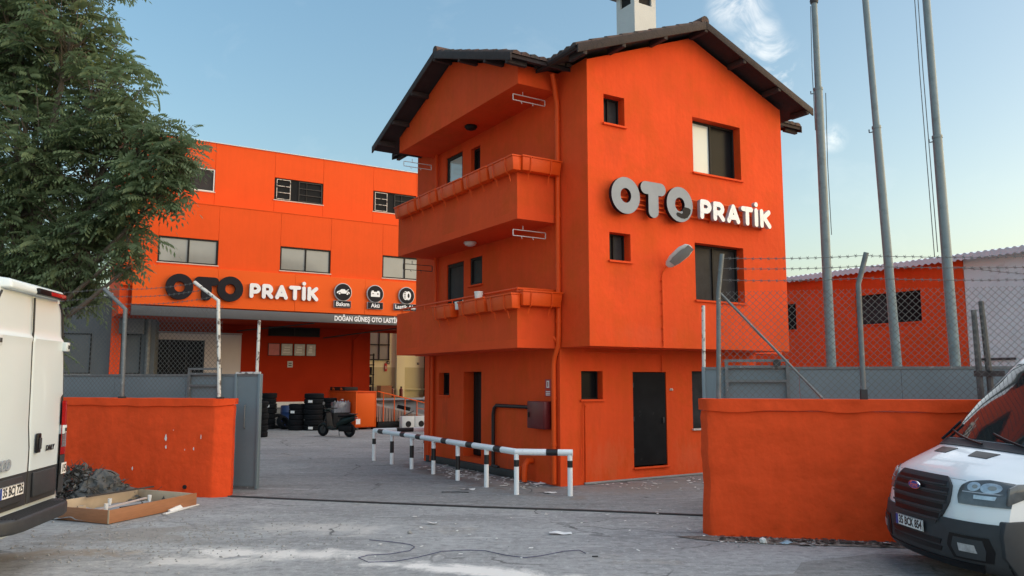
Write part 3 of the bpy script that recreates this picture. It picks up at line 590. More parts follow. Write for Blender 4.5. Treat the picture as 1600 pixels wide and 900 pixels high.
# street lamp on a bracket tube
e = empty("wall_lamp", hp(1.82, OV, 2.72), HY, "grey street lamp head on an orange tube fixed to the house front", "lamp")
MB().tube([(0, -.03, 0), (0, -.03, 1.42), (.02, -.05, 1.52), (.08, -.12, 1.62)], [.016]*2+[.02, .022], 8).build("tube", "orange_metal", e)
for z in (.1, .35, .6, .85, 1.1, 1.3): MB().box(-.025, .025, -.05, -.002, z, z+.02).build("clip", "orange_metal", e)
hd = MB(); prof = [(0, .05, .04), (.05, .10, .08), (.2, .15, .10), (.44, .165, .095), (.58, .12, .06), (.62, .05, .02)]
rings = []
for t, w, h in prof:
    rings.append([(t, w*math.cos(a), h*math.sin(a)*(1.0 if math.sin(a) > 0 else .45)) for a in [k*2*math.pi/14 for k in range(14)]])
hv = [[hd.b.verts.new(p) for p in r] for r in rings]
for i in range(len(hv)-1):
    for k in range(14): hd.b.faces.new((hv[i][k], hv[i][(k+1) % 14], hv[i+1][(k+1) % 14], hv[i+1][k]))
hd.b.faces.new(hv[0][::-1]); hd.b.faces.new(hv[-1])
hd = hd.build("lamp_head", "chimney_render", e); hd.location = (.06, -.12, 1.60)
ax_ = Vector((.30, -.75, .57)).normalized(); zx_ = Vector((.3, .65, .7)); zx_ = (zx_-ax_*zx_.dot(ax_)).normalized(); yx_ = zx_.cross(ax_)
hd.matrix_local = Matrix.Translation((.06, -.12, 1.60)) @ Matrix((ax_, yx_, zx_)).transposed().to_4x4()
lz = MB(); lz.grid(lambda u, v: (u, v*(.115 if .2 < u < .5 else .09), -.045-.03*math.sin(math.pi*(u-.12)/.5)*(1-v*v)), [.12+.05*k for k in range(11)], [-1, -.6, -.2, .2, .6, 1])
lz.build("glass", "grey_glass", hd)

# ------------------------------------------------------------------ fat rounded sign letters
def stroke_letter(parent, name, strokes, hw, x0, z0, sc, d0, d1, face, side, xsc=1.0):
    """strokes: polylines in letter units; each is a capsule chain; fronts staggered 2.5 mm. local -y is outward."""
    fmb, smb = MB(), MB()
    for k, st in enumerate(strokes):
        pts = [Vector((p[0]*xsc, p[1])) for p in st]; outl = []; n = len(pts)
        closed = (pts[0]-pts[-1]).length < 1e-6
        L, Rr = [], []
        for i, p in enumerate(pts):
            if closed: a, c = pts[(i-1) % (n-1)], pts[(i+1) % (n-1)]
            else: a, c = pts[max(0, i-1)], pts[min(n-1, i+1)]
            t = (c-a).normalized(); nn = Vector((-t.y, t.x)); L.append(p+nn*hw); Rr.append(p-nn*hw)
        if not closed:
            t1 = (pts[-1]-pts[-2]).normalized(); t0 = (pts[1]-pts[0]).normalized()
            cap1 = [pts[-1]+Matrix.Rotation(-a, 2) @ (Vector((-t1.y, t1.x))*hw) for a in [math.pi*q/8 for q in range(1, 8)]]
            cap0 = [pts[0]+Matrix.Rotation(-a, 2) @ (Vector((t0.y, -t0.x))*hw) for a in [math.pi*q/8 for q in range(1, 8)]]
        yf = -d1-.0025*k
        def P(q, y): return (x0+q.x*sc, y, z0+q.y*sc)
        m = n-1
        for i in range(m):
            fmb.poly([P(L[i], yf), P(L[i+1], yf), P(Rr[i+1], yf), P(Rr[i], yf)])
        loops = [L, Rr] if closed else [L+cap1+Rr[::-1]+cap0]
        if not closed:
            fmb.poly([P(q, yf) for q in [L[-1]]+cap1+[Rr[-1]]]); fmb.poly([P(q, yf) for q in [Rr[0]]+cap0+[L[0]]])
        for lp in loops:
            q = len(lp)
            for i in range(q if not closed else q-1):
                smb.poly([P(lp[i], yf), P(lp[(i+1) % q], yf), P(lp[(i+1) % q], -d0), P(lp[i], -d0)])
    bmesh.ops.remove_doubles(smb.b, verts=smb.b.verts[:], dist=1e-4)
    o = fmb.build(name, face, parent, smooth=False); smb.build("side", side, o)
    return o
def arc(cx, cy, rx, ry, a0, a1, n=12): return [(cx+rx*math.cos(R(a0+(a1-a0)*k/n)), cy+ry*math.sin(R(a0+(a1-a0)*k/n))) for k in range(n+1)]
GLY = {  # unit height 1, stroke half width .13
 'P': ([[(.13, .13), (.13, .87)], [(.13, .87), (.36, .87)]+arc(.36, .65, .22, .22, 90, -90)+[(.13, .43)]], .78),
 'R': ([[(.13, .13), (.13, .87)], [(.13, .87), (.36, .87)]+arc(.36, .65, .22, .22, 90, -90)+[(.13, .43)], [(.36, .43), (.60, .13)]], .84),
 'A': ([[(.13, .13), (.42, .87)], [(.42, .87), (.71, .13)], [(.22, .32), (.62, .32)]], .90),
 'T': ([[(.13, .87), (.67, .87)], [(.40, .87), (.40, .13)]], .86),
 'İ': ([[(.13, .13), (.13, .87)], [(.13, 1.19), (.131, 1.191)]], .36),
 'K': ([[(.13, .13), (.13, .87)], [(.60, .87), (.20, .50)], [(.30, .52), (.62, .13)]], .80)}
def pratik(parent, x0, z0, x1, h, d0, d1):
    tot = sum(GLY[c][1] for c in "PRATİK")-.05; k = (x1-x0)/(tot*h); x = x0
    for c in "PRATİK":
        st, ad = GLY[c]; stroke_letter(parent, "letter", [[(p[0]*k, p[1]) for p in s] for s in st], .13, x, z0, h, d0, d1, "sign_white", "sign_side"); x += ad*h*k
def ring_letter(parent, cx, cz, rx, rz, ix, iz, d0, d1, face, side, n=48):
    f, s = MB(), MB(); E = [k*2*math.pi/n for k in range(n+1)]
    for a, b2 in zip(E, E[1:]):
        o0, o1 = (cx+rx*math.cos(a), cz+rz*math.sin(a)), (cx+rx*math.cos(b2), cz+rz*math.sin(b2)); i0, i1 = (cx+ix*math.cos(a), cz+iz*math.sin(a)), (cx+ix*math.cos(b2), cz+iz*math.sin(b2))
        f.poly([(o0[0], -d1, o0[1]), (o1[0], -d1, o1[1]), (i1[0], -d1, i1[1]), (i0[0], -d1, i0[1])])
        for p, q in ((o0, o1), (i0, i1)): s.poly([(p[0], -d1, p[1]), (q[0], -d1, q[1]), (q[0], -d0, q[1]), (p[0], -d0, p[1])])
    bmesh.ops.remove_doubles(f.b, verts=f.b.verts[:], dist=1e-4); bmesh.ops.remove_doubles(s.b, verts=s.b.verts[:], dist=1e-4)
    o = f.build("letter", face, parent, smooth=False); s.build("side", side, o); return o
def t_letter(parent, x0, x1, zt, zb, zbar, sx0, sx1, d0, d1, face, side):
    r = (zt-zbar)/2; cx = (sx0+sx1)/2; sr = (sx1-sx0)/2
    out = [(x0+r+r*math.cos(a), zt-r+r*math.sin(a)) for a in [math.pi*1.5-math.pi*k/10 for k in range(11)]]
    out += [(x1-r+r*math.cos(a), zt-r+r*math.sin(a)) for a in [math.pi/2-math.pi*k/10 for k in range(11)]]
    out += [(sx1, zbar)]+[(cx+sr*math.cos(a), zb+sr+sr*math.sin(a)) for a in [-math.pi*k/10 for k in range(11)]]+[(sx0, zbar)]
    f = MB().poly([(p[0], -d1, p[1]) for p in out]); s = MB(); n = len(out)
    for i in range(n):
        p, q = out[i], out[(i+1) % n]; s.poly([(p[0], -d1, p[1]), (q[0], -d1, q[1]), (q[0], -d0, q[1]), (p[0], -d0, p[1])])
    bmesh.ops.remove_doubles(s.b, verts=s.b.verts[:], dist=1e-4)
    o = f.build("letter", face, parent, smooth=False); s.build("side", side, o); return o
e = empty("shop_sign", hp(0, OV, 0), HY, "raised grey and white shop letters mounted on the house front", "sign")
D0, D1 = .13, .21
ring_letter(e, .758, 5.612, .357, .362, .135, .145, D0, D1, "sign_grey", "sign_black")
t_letter(e, 1.14, 1.80, 5.965, 5.245, 5.708, 1.337, 1.60, D0, D1, "sign_grey", "sign_black")
o3 = ring_letter(e, 2.18, 5.60, .357, .362, .135, .145, D0, D1, "sign_grey", "sign_black")
# the dark hook inlaid in the second O
hk = [(2.33, 5.62-.04)]+[(2.19+.30*math.cos(a), 5.60+.30*math.sin(a)) for a in [R(-8-102*k/10) for k in range(11)]]+[(2.19+.17*math.cos(a), 5.55+.14*math.sin(a)) for a in [R(-150+120*k/8) for k in range(9)]]
hk = [(2.24, 5.50), (2.30, 5.56), (2.42, 5.55), (2.475, 5.52), (2.46, 5.44), (2.38, 5.345), (2.30, 5.315), (2.20, 5.32), (2.10, 5.355), (2.07, 5.39), (2.10, 5.43), (2.17, 5.425), (2.22, 5.41), (2.26, 5.44)]
MB().prism([(p[0], -D1-.002, p[1]) for p in hk], (0, -.004, 0)).build("emblem", "sign_black", o3, smooth=False)
pratik(e, 2.72, 5.365, 4.90, .415, .15, .23)
for z, xa, xb in ((5.78, 2.55, 4.95), (5.60, .55, 4.95), (5.415, .55, 4.95), (5.69, .9, 2.5), (5.50, .9, 2.5)):
    MB().box(xa, xb, -.09, -.05, z-.012, z+.012).build("rail", "orange_metal", e)
for x in (.7, 1.5, 2.3, 3.2, 4.1, 4.8): MB().box(x-.015, x+.015, -.05, -.001, 5.36, 5.8).build("bracket", "orange_metal", e)

# ------------------------------------------------------------------ workshop building at the back left
LO, LY = (-14.772, 29.716, 0), 32
LM = Matrix.Translation(LO) @ Matrix.Rotation(R(LY), 4, 'Z')
def lp(x, y, z=0): return LM @ Vector((x, y, z))
shop = empty("workshop_building", LO, LY, "long orange workshop building with strip windows and a dark loading bay", "building")
JX = [0, 1.24, 3.475, 5.965, 8.15, 10.55, 12.75, 15.2, 17.4, 20]
def panel(x0, x1, z0, z1, y):
    g = .004; return MB().box(x0+g, x1-g, y, y+.10, z0+g, z1-g).build("panel", "orange_panel", shop, bev=.004, seg=1)
winx = {1, 3, 5, 7}
for i in range(len(JX)-1):
    a, c = JX[i], JX[i+1]
    for y, z0, z1, w0, w1 in ((0, 5.62, 9.06, 6.62, 7.64), (1.25, 9.10, 12.0, 9.89, 10.87)):
        if i in winx:
            panel(a, c, z0, w0, y); panel(a, c, w1, z1, y)
            if y == 0: window(shop, hF(y), a+.004, c-.004, w0, w1, .09, panes=("grey_glass", "grey_glass"), sill="sill_stone", fw=.06, sill_out=.03)
            elif i == 1: tag(window(shop, hF(y), a+.004, c-.004, w0, w1, .09, frame="white_frame", panes=("mesh_glass", "mesh_glass"), sill="sill_stone", fw=.05, sill_out=.03), "upper window with white frame at the tree end")
            else:
                w = window(shop, hF(y), a+.004, c-.004, w0, w1, .12, panes=("dark_glass", "dark_glass", "dark_glass"), sill="sill_stone", fw=.04, sill_out=.03)
                for p0, p1 in ((.05, .32), (.50, .97)):
                    bars = MB(); X0_, X1_ = a+(c-a)*p0, a+(c-a)*p1
                    for k in range(4):
                        z = w0+.06+(w1-w0-.12)*k/3; bars.box(X0_, X1_, y+.02, y+.035, z-.012, z+.012)
                    for x in (X0_, X1_): bars.box(x-.012, x+.012, y+.0185, y+.0365, w0+.05, w1-.05)
                    bars.build("grille", "rusty_white" if p0 < .2 else "steel_dark", w)
        else: panel(a, c, z0, z1, y)
core = MB()
core.box(.01, 19.9, .12, 4.4, 5.63, 9.04); core.box(.012, 19.88, 1.37, 4.38, 9.045, 11.98)
# cut-free core sits behind the panes; the loading bay is open below
core.build("wall", "orange_panel", shop)
MB().box(-.03, 20.03, 1.20, 4.44, 12.0, 12.03).build("parapet_flashing", "metal_roof", shop)
MB().box(-.02, 20.02, -.02, 1.25, 9.06, 9.09).build("ledge", "orange_panel", shop)
MB().box(-.004, .30, .11, 3.6, 4.55, 9.04).build("wall", "orange_render", shop)
MB().box(-.003, .30, 1.36, 3.59, 9.09, 11.99).build("wall", "orange_render", shop)
MB().box(.30, 20, .0, 4.4, 4.52, 5.62).build("canopy", "shaded_bay_red", shop)
bd = MB().box(.40, 16, -.17, -.002, 4.50, 4.87).build("fascia", "fascia_grey", shop, bev=.006)
sp = [MB().box(a+.003, c-.003, -.14, -.004, 4.915, 6.47).build("sign_panel", "orange_sheet", shop, bev=.004, seg=1) for a, c in zip((.40, 3.5, 6.6, 9.7, 12.8), (3.5, 6.6, 9.7, 12.8, 15.9))]
# bay back wall
BK = 4.0
def bx(x): return -3.22+(x+3.22)*(BK+33.03)/(2.5+33.03)
def bz(z): return 2.05+(z-2.05)*(BK+33.03)/(2.5+33.03)
b = MB(); wall_open(b, hF(BK), bx(5.1), 20, bz(1.1), 4.54, [(bx(11.05), bx(14.1), bz(1.1), bz(4.31), .3)], .2); b.build("wall", "shaded_bay_red", shop)
MB().box(bx(5.1), bx(11.05), BK-.2, BK-.005, bz(.86), bz(1.1)).build("dock_edge", "plaster_white", shop); MB().box(bx(5.1), 20, BK-.1, BK-.003, 0, bz(.855)).build("dock_wall", "concrete", shop)
window(shop, lambda u, z, d: (u, BK-.1+d, z), bx(6.25), bx(8.57), bz(4.0), 4.515, .07, panes=("dark_glass", "dark_glass"), sill=None, fw=.05)
b = MB(); wall_open(b, hF(BK-.04), .36, bx(5.1), 0, bz(4.0), [(bx(1.52), bx(3.6), 1.2, bz(3.73))], .15); b.build("wall", "office_wall", shop)
ow = window(shop, hF(BK-.04), bx(1.52), bx(3.6), 1.2, bz(3.73), .14, panes=("dark_glass", "dark_glass", "dark_glass"), sill=None)
MB().box(.36, bx(5.1), BK-.04, BK+.1, bz(4.0)+.002, 4.52).build("wall", "shaded_bay_red", shop)
MB().box(0, .36, 2.3, BK+.2, 0, 4.55).build("pilaster", "orange_render", shop); MB().box(17.6, 20, .02, BK-.11, 0, 4.519).build("bay_shade_wall", "shaded_bay_red", shop)  # right-hand wall is unseen, added to keep the sun off the bay
MB().box(0.36, bx(5.05), BK-.4, BK-.045, bz(4.0)+.01, bz(4.0)+.05).build("canopy_edge", "concrete", shop)
for x0, x1, z in ((5.2, 7.6, 4.25), (9.2, 12.0, 4.05)):
    MB().tube([(x0, BK-.2, z), (x1, .3, 4.48)], .03, 6).build("brace", "steel_dark", shop)
MB().tube([(bx(10.2), BK-.05, 1.1), (bx(10.2), BK-.05, 4.0), (10.9, 2.8, 4.45)], .025, 6).build("drainpipe", "shaded_bay_red", shop)
# posters on the bay wall
for k, (x0, x1, mm_, lab) in enumerate(((6.26, 6.78, "poster_red", "reddish framed poster, first of the row on the dark bay wall"), (6.83, 7.36, "poster_grey", "grey framed poster, second of the row on the dark bay wall"), (7.41, 7.93, "poster_grey", "grey framed poster, third of the row on the dark bay wall"), (7.97, 8.42, "poster_grey", "narrower grey framed poster, last of the row on the dark bay wall"))):
    e = empty("poster", lp(bx(x0), BK-.01, bz(3.13)), LY, lab, "poster", "posters on the bay wall"); x0, x1 = bx(x0), bx(x1)
    MB().box(0, x1-x0, -.02, 0, 0, .58).build("frame", "black_frame", e); MB().box(.025, x1-x0-.025, -.026, -.021, .025, .555).build("sheet", mm_, e)
    for q in range(3): MB().box(.10+.03*q, x1-x0-.12-.02*k, -.0285, -.0265, .14+.12*q, .17+.12*q+.02*k).build("print", "poster_red" if k == 0 else "chimney_render", e)
e = empty("notice", lp(bx(7.14), BK-.008, bz(2.62)), LY, "small white notice plate below the posters on the bay wall", "notice")
MB().box(0, .25, -.015, 0, 0, .29).build("plate", "poster_grey", e)
for z in (.07, .17): MB().box(.05, .20, -.019, -.0155, z, z+.05).build("print_line", "print_black", e)
# hall behind the bay
hall = empty("workshop_hall", lp(11, 2.7), LY, "cream painted workshop hall seen through the bay opening", "hall")
hl = lambda x, y, z: (x-11, y-2.7, z)
MB().box(8, 20, 4.31, 9.2, 0, 1.06, hl).build("floor", "concrete", hall)
MB().box(8, 17.1, 9.2, 9.4, 1.06, 2.78, hl).build("wall", "cream_lower", hall); MB().box(8, 17.1, 9.2, 9.4, 2.782, 5.6, hl).build("wall", "cream_upper", hall)
MB().box(15.3, 15.8, 9.0, 9.2, 1.1, 5.6, hl).build("column", "cream_upper", hall)
MB().box(17.1, 17.5, 8.8, 9.4, 1.1, 5.6, hl).build("column", "black_frame", hall); MB().box(15.1, 17.1, 9.05, 9.2, 1.5, 1.58, hl).build("ledge", "cream_lower", hall)
wh = MB()
for x in (13.65, 14.25, 14.85): wh.box(x-.03, x+.03, 9.1, 9.2, 3.2, 5.2, hl)
for z in (3.2, 4.05, 4.95): wh.box(13.6, 14.9, 9.102, 9.198, z-.03, z+.03, hl)
wh = wh.build("window", "black_frame", hall); MB().box(13.66, 14.84, 9.14, 9.16, 3.2, 5.0, hl).build("pane", "grey_glass", wh)
rk = MB()
for x in (11.55, 12.25):
    for y in (5.0, 5.6): rk.box(x-.03, x+.03, y-.03, y+.03, 1.1, 3.4, hl)
for z in (1.3, 1.8, 2.3, 2.8, 3.3): rk.box(11.5, 12.3, 4.98, 5.62, z, z+.05, hl)
rk.build("rack", "black_frame", hall)
for k, z in enumerate((1.35, 1.85, 2.35)): MB().box(11.6, 12.2, 5.05, 5.5, z+.005, z+.38, hl).build("carton", "dark_interior", hall)
MB().box(14.1, 14.75, 8.4, 8.95, 1.1, 1.75, hl).build("crate", "tray_wood", hall)
for (x, y), lab in (((15.5, 8.8), "red fire extinguisher standing by the cream wall in the hall"), ((14.95, 8.8), "small dark fire extinguisher beside the brown crate in the hall")):
    e = empty("fire_extinguisher", lp(x, y, 1.1), LY, lab, "extinguisher")
    MB().lathe([(.09, 0), (.1, .03), (.1, .42), (.05, .5), (.03, .52)], 14).build("body", "dark_red_paint", e); MB().box(-.05, .05, -.02, .02, .52, .60).build("valve", "black_frame", e)
for x, z, w, h_, m_, lab in ((14.62, 2.55, .16, .45, "red_sign", "small red safety plate on the hall wall"), (14.75, 2.95, .18, .18, "black_frame", "small black safety plate above the red one in the hall"), (16.65, 2.95, .12, .12, "black_frame", "small black switch box high on the cream hall wall")):
    e = empty("wall_plate", lp(x, 9.19, z), LY, lab, "plate"); MB().box(0, w, -.03, 0, 0, h_).build("plate", m_, e, bev=.004); MB().box(w*.25, w*.75, -.034, -.0305, h_*.3, h_*.7).build("print", "poster_grey", e)

# sign on the workshop
e = empty("shop_sign", LO, LY, "raised black and white shop letters along the workshop sign panel", "sign")
def shift(o, y): o.location.y += y
S0, S1_ = .145, .28
ring_letter(e, 2.05, 5.66, .50, .505, .20, .205, S0, S1_, "sign_black", "sign_black")
t_letter(e, 2.59, 3.50, 6.10, 5.17, 5.77, 2.86, 3.24, S0, S1_, "sign_black", "sign_black")
ring_letter(e, 3.95, 5.68, .50, .505, .20, .205, S0, S1_, "sign_black", "sign_black")
pratik(e, 4.70, 5.37, 7.56, .60, S0+.02, S1_)
def icon_circle(cx, cz, word, x0, x1, icon, lab):
    e = empty("service_sign", lp(cx, -.14, cz), LY, lab, "sign", "round service signs on the workshop panel")
    MB().lathe([(.385, 0), (.395, -.10), (.355, -.115), (0, -.115)], 40, ax='y').build("rim", "sign_side", e)
    MB().lathe([(.362, -.112), (.362, -.121), (0, -.121)], 40, ax='y').build("disc", "sign_black", e)
    icon(e)
    pl = MB().box(x0-cx, x1-cx, -.10, 0, -.67, -.37).build("name_plate", "sign_side", e, bev=.006); MB().box(x0-cx+.012, x1-cx-.012, -.106, -.101, -.66, -.38).build("plate_face", "sign_black", pl)
    text("lettering", word, .25, "sign_white", pl, ((x0+x1)/2-cx, -.108, -.525), FRONT, .002, .006, 'CENTER')
def P2(e, pts, y=-.124, m="sign_white", th=.004): return MB().prism([(p[0], y, p[1]) for p in pts], (0, -th, 0)).build("icon", m, e, smooth=False)
def circ(cx, cz, r, n=16): return [(cx+r*math.cos(2*math.pi*k/n), cz+r*math.sin(2*math.pi*k/n)) for k in range(n)]
def icon_car(e):
    P2(e, [(-.29, -.06), (-.28, .02), (-.18, .06), (-.08, .13), (.06, .13), (.13, .05), (.27, .02), (.29, -.06)])
    P2(e, [(.10, .06), (.24, .14), (.255, .12), (.13, .045)])
    for x in (-.17, .18): P2(e, circ(x, -.065, .066), -.129, "sign_black"); P2(e, circ(x, -.065, .042), -.134)
def icon_battery(e):
    P2(e, [(-.21, -.13), (-.21, .09), (-.18, .09), (-.18, .14), (-.08, .14), (-.08, .09), (.08, .09), (.08, .14), (.18, .14), (.18, .09), (.21, .09), (.21, -.13)])
    P2(e, [(-.15, -.01), (-.15, .015), (-.07, .015), (-.07, -.01)], -.129, "sign_black"); P2(e, [(.07, -.01), (.07, .015), (.15, .015), (.15, -.01)], -.129, "sign_black"); P2(e, [(.098, -.04), (.098, .045), (.122, .045), (.122, -.04)], -.1292, "sign_black")
def icon_tyre(e):
    P2(e, [(.07+.13*math.cos(a), .20*math.sin(a)) for a in [2*math.pi*k/24 for k in range(24)]]); P2(e, [(-.06+.13*math.cos(a), .20*math.sin(a)) for a in [2*math.pi*k/24 for k in range(24)]], -.1235)
    P2(e, [(.085+.05*math.cos(a), .10*math.sin(a)) for a in [2*math.pi*k/20 for k in range(20)]], -.129, "sign_black")
    for k in range(4): z = -.13+.085*k; P2(e, [(-.14, z), (-.14, z+.035), (-.06, z+.045), (-.05, z+.01)], -.1285, "sign_black")
icon_circle(8.66, 5.83, "Bakım", 8.27, 9.03, icon_car, "round black sign with a white car symbol and Bakım plate")
icon_circle(10.14, 5.84, "Akü", 9.79, 10.52, icon_battery, "round black sign with a white battery symbol and Akü plate")
icon_circle(11.65, 5.845, "Lastik Alım", 11.05, 12.25, icon_tyre, "round black sign with a white tyre symbol and Lastik plate")
e = empty("company_name", lp(8.32, -.17, 4.69), LY, "white company name lettering on the grey fascia band", "lettering")
text("lettering", "DOĞAN GÜNEŞ OTO LASTİK", .285, "sign_white", e, (0, -.006, -.005), FRONT, .005, .010, 'LEFT', 1.02)
ow_ = e.children[0]; wd = max(v.co.x for v in ow_.data.vertices); ow_.scale = ((11.32-8.32)/wd, 1, 1)

# ------------------------------------------------------------------ yard things
def gpx(u, v, z=0):                      # ground point seen at photograph pixel (u, v)
    d = Vector(sdir(u, v)); k = (z-2.05)/d.z; return Vector((d.x*k, d.y*k, z))
TW = .215
def tyre_parts(parent, r=.32, w=TW):
    b = MB(); pr = [(r*.60, -.38*w), (r*.64, -.47*w), (r*.86, -.5*w), (r*.97, -.42*w), (r, -.25*w), (r, -.09*w), (r*.975, -.06*w), (r*.975, .06*w), (r, .09*w), (r, .25*w), (r*.97, .42*w), (r*.86, .5*w), (r*.64, .47*w), (r*.60, .38*w)]
    b.lathe(pr, 26, (0, 0, 0), closed=True); return b.build("tread", "tyre_rubber", parent)
tproto = {}
def tyre(loc, r, lab, rot=None, sticker=False, group="tyres stacked in the yard"):
    e = empty("tyre", loc, random.uniform(0, 360), lab, "tyre", group)
    key = r
    if key in tproto:
        c = tproto[key].copy(); col.objects.link(c); c.parent = e
    else: tproto[key] = tyre_parts(e, r)
    if rot: e.rotation_euler = rot
    if sticker:
        e.rotation_euler.z = R(sticker); MB().box(r*.985, r*1.012, -.09, .09, -.05, .05).build("sticker", "plate_white", e)
    return e
ORD = ["bottom", "second from the bottom", "third from the bottom", "fourth from the bottom", "fifth from the bottom", "sixth from the bottom", "seventh from the bottom", "eighth from the bottom"]
def stack(x, y, n, r, where, stick=()):
    for k in range(n):
        lab = ("topmost" if k == n-1 else ORD[k])
        tyre((x+random.uniform(-.02, .02), y+random.uniform(-.02, .02), TW/2+.005+TW*k), r, f"tyre in {where}, {lab}", sticker=(random.uniform(-120, -80) if k in stick else False))
a = gpx(415, 671); stack(a.x, a.y+.3, 7, .33, "the tall stack beside the grey gate leaf", (4,))
a = gpx(460, 673); stack(a.x, a.y+.3, 5, .33, "the low stack before the blue drum", (3,))
a = gpx(486, 673); stack(a.x, a.y+.3, 7, .40, "the tall wide stack left of the orange counter", (0, 5))
a = gpx(508, 671); stack(a.x, a.y+.7, 6, .33, "the stack half hidden behind the scooter")
a = gpx(399, 684); stack(a.x, a.y+.3, 6, .33, "the stack partly covered by the gate leaf", (0, 5))
a = gpx(432, 670); tyre((a.x, a.y+.15, .31), .32, "tyre leaning upright against the tall stack by the gate", rot=(R(78), 0, R(20)))
a = gpx(442, 671); tyre((a.x, a.y+.05, .27), .32, "tyre leaning slanted against the low stack", rot=(R(60), R(0), R(65)))
a = gpx(439, 668); e = empty("plastic_drum", (a.x, a.y+.9, 0), 0, "blue plastic drum between the tyre stacks", "drum")
MB().lathe([(.27, 0), (.29, .03), (.29, .28), (.30, .30), (.29, .32), (.29, .62), (.30, .64), (.29, .66), (.29, .88), (.26, .93), (0, .93)], 24).build("body", "blue_plastic", e); MB().lathe([(.05, .931), (.05, .96), (0, .96)], 12, (.1, 0, 0)).build("cap", "black_frame", e)
# counter box
e = empty("counter", lp(8.93, -1.33), LY, "long orange sheet metal counter on castors beside the scooter", "counter")
MB().box(.01, .89, .01, 3.4, .10, 1.55).build("body", "orange_metal", e, bev=.01)
MB().box(.05, .85, -.006, .012, .14, 1.50).build("end_panel", "orange_sheet", e, bev=.004)
for x in (0, .86): MB().box(x, x+.045, -.012, .03, .10, 1.56).build("corner_post", "orange_sheet", e, bev=.004)
MB().box(-.02, .92, -.02, 3.42, 1.552, 1.59).build("top", "orange_metal", e, bev=.005)
for x in (.1, .8):
    for y in (.15, 3.2): MB().lathe([(.05, -.02), (.05, .02)], 12, (x, y, .05), ax='y').build("castor", "tyre_rubber", e)
e = empty("tool_crate", lp(9.0, .2, 1.59), LY, "low black tool crates lying on the orange counter", "crate")
MB().box(0, .6, 0, 1.9, 0, .16).build("body", "black_frame", e, bev=.01)
for y in (.3, 1.3): MB().tube([(-.01, y, .03), (-.03, y+.02, .12), (-.03, y+.16, .12), (-.01, y+.18, .03)], .018, 6).build("handle", "orange_sheet", e)
e = empty("wrapped_pack", lp(8.15, -.9), LY, "film wrapped pack of clear bottles on a dark crate by the counter", "pack")
MB().box(0, .72, 0, .45, .70, 1.14).build("film", "clear_film", e, bev=.03)
for k in range(6): MB().lathe([(.055, 1.13), (.055, 1.15), (.02, 1.19), (.02, 1.21), (0, 1.21)], 10, (.07+.115*k, .1, 0)).build("bottle_top", "clear_film", e)
e = empty("storage_crate", lp(8.13, -.92), LY, "dark crate under the wrapped bottles behind the scooter", "crate"); MB().box(0, .76, 0, .49, .01, .695).build("body", "black_frame", e, bev=.012); MB().box(.2, .56, -.012, .001, .36, .44).build("handle", "steel_dark", e)
e = empty("cup", lp(8.6, -.62, 1.142), LY, "small white cup with red band on the wrapped pack", "cup"); MB().lathe([(.05, 0), (.06, .12)], 12).build("body", "plate_white", e); MB().lathe([(.0605, .03), (.0625, .09)], 12).build("band", "red_sign", e)
# scooter
sc_f, sc_r = Vector((-6.98, 29.75, 0)), Vector((-5.88, 29.12, 0)); fd = (sc_f-sc_r); ang = math.degrees(math.atan2(fd.y, fd.x))
e = empty("motor_scooter", sc_r, ang, "dark green motor scooter parked before the orange counter", "scooter"); WBs = fd.length
for x, nm in ((0, "wheel"), (WBs, "wheel")):
    w = MB().lathe([(.15, -.04), (.19, -.055), (.235, -.045), (.25, 0), (.235, .045), (.19, .055), (.15, .04)], 24, (x, 0, .25), ax='y', closed=True).build("wheel", "tyre_rubber", e)
    MB().lathe([(.0, -.03), (.05, -.035), (.15, -.025), (.15, .025), (.05, .035), (0, .03)], 12, (x, 0, .25), ax='y').build("rim", "steel_dark", w)
def loft(secs, n=14):
    b = MB(); rings = [[b.b.verts.new((x, w*math.cos(2*math.pi*k/n), zc+h*math.sin(2*math.pi*k/n))) for k in range(n)] for x, zc, w, h in secs]
    for i in range(len(rings)-1):
        for k in range(n): b.b.faces.new((rings[i][k], rings[i][(k+1) % n], rings[i+1][(k+1) % n], rings[i+1][k]))
    b.b.faces.new(rings[0][::-1]); b.b.faces.new(rings[-1]); return b
loft([(-.30, .74, .05, .03), (-.18, .68, .13, .09), (.1, .60, .16, .14), (.38, .52, .16, .17), (.52, .42, .13, .13), (.58, .36, .10, .06)]).build("tail_body", "scooter_green", e)
loft([(-.24, .80, .07, .025), (-.1, .80, .13, .045), (.15, .77, .15, .05), (.4, .76, .14, .05), (.52, .74, .08, .03)]).build("seat", "seat_vinyl", e)
loft([(.50, .32, .15, .06), (.75, .28, .16, .05), (.95, .32, .15, .06)]).build("footboard", "scooter_green", e)
sh = MB(); sh.hexa([(.92, -.19, .30), (1.0, -.15, .28), (1.0, .15, .28), (.92, .19, .30), (1.02, -.14, .88), (1.10, -.08, .86), (1.10, .08, .86), (1.02, .14, .88)]); sh.build("leg_shield", "seat_vinyl", e, bev=.035, seg=3)
loft([(1.05, .42, .10, .06), (1.22, .47, .10, .07), (1.40, .42, .07, .05), (1.50, .34, .05, .03)]).build("front_mudguard", "scooter_green", e)
MB().tube([(WBs, .06, .25), (1.08, .05, .78)], .02, 8).tube([(WBs, -.06, .25), (1.08, -.05, .78)], .02, 8).build("fork", "steel_dark", e)
hbx = loft([(.94, .98, .06, .03), (1.0, .98, .12, .06), (1.10, .95, .10, .07), (1.16, .92, .05, .04)]).build("headlight_cowl", "scooter_green", e)
MB().lathe([(.07, 0), (.06, .03), (0, .04)], 14, (1.13, 0, .94), ax='x').build("headlight", "lamp_lens", hbx)
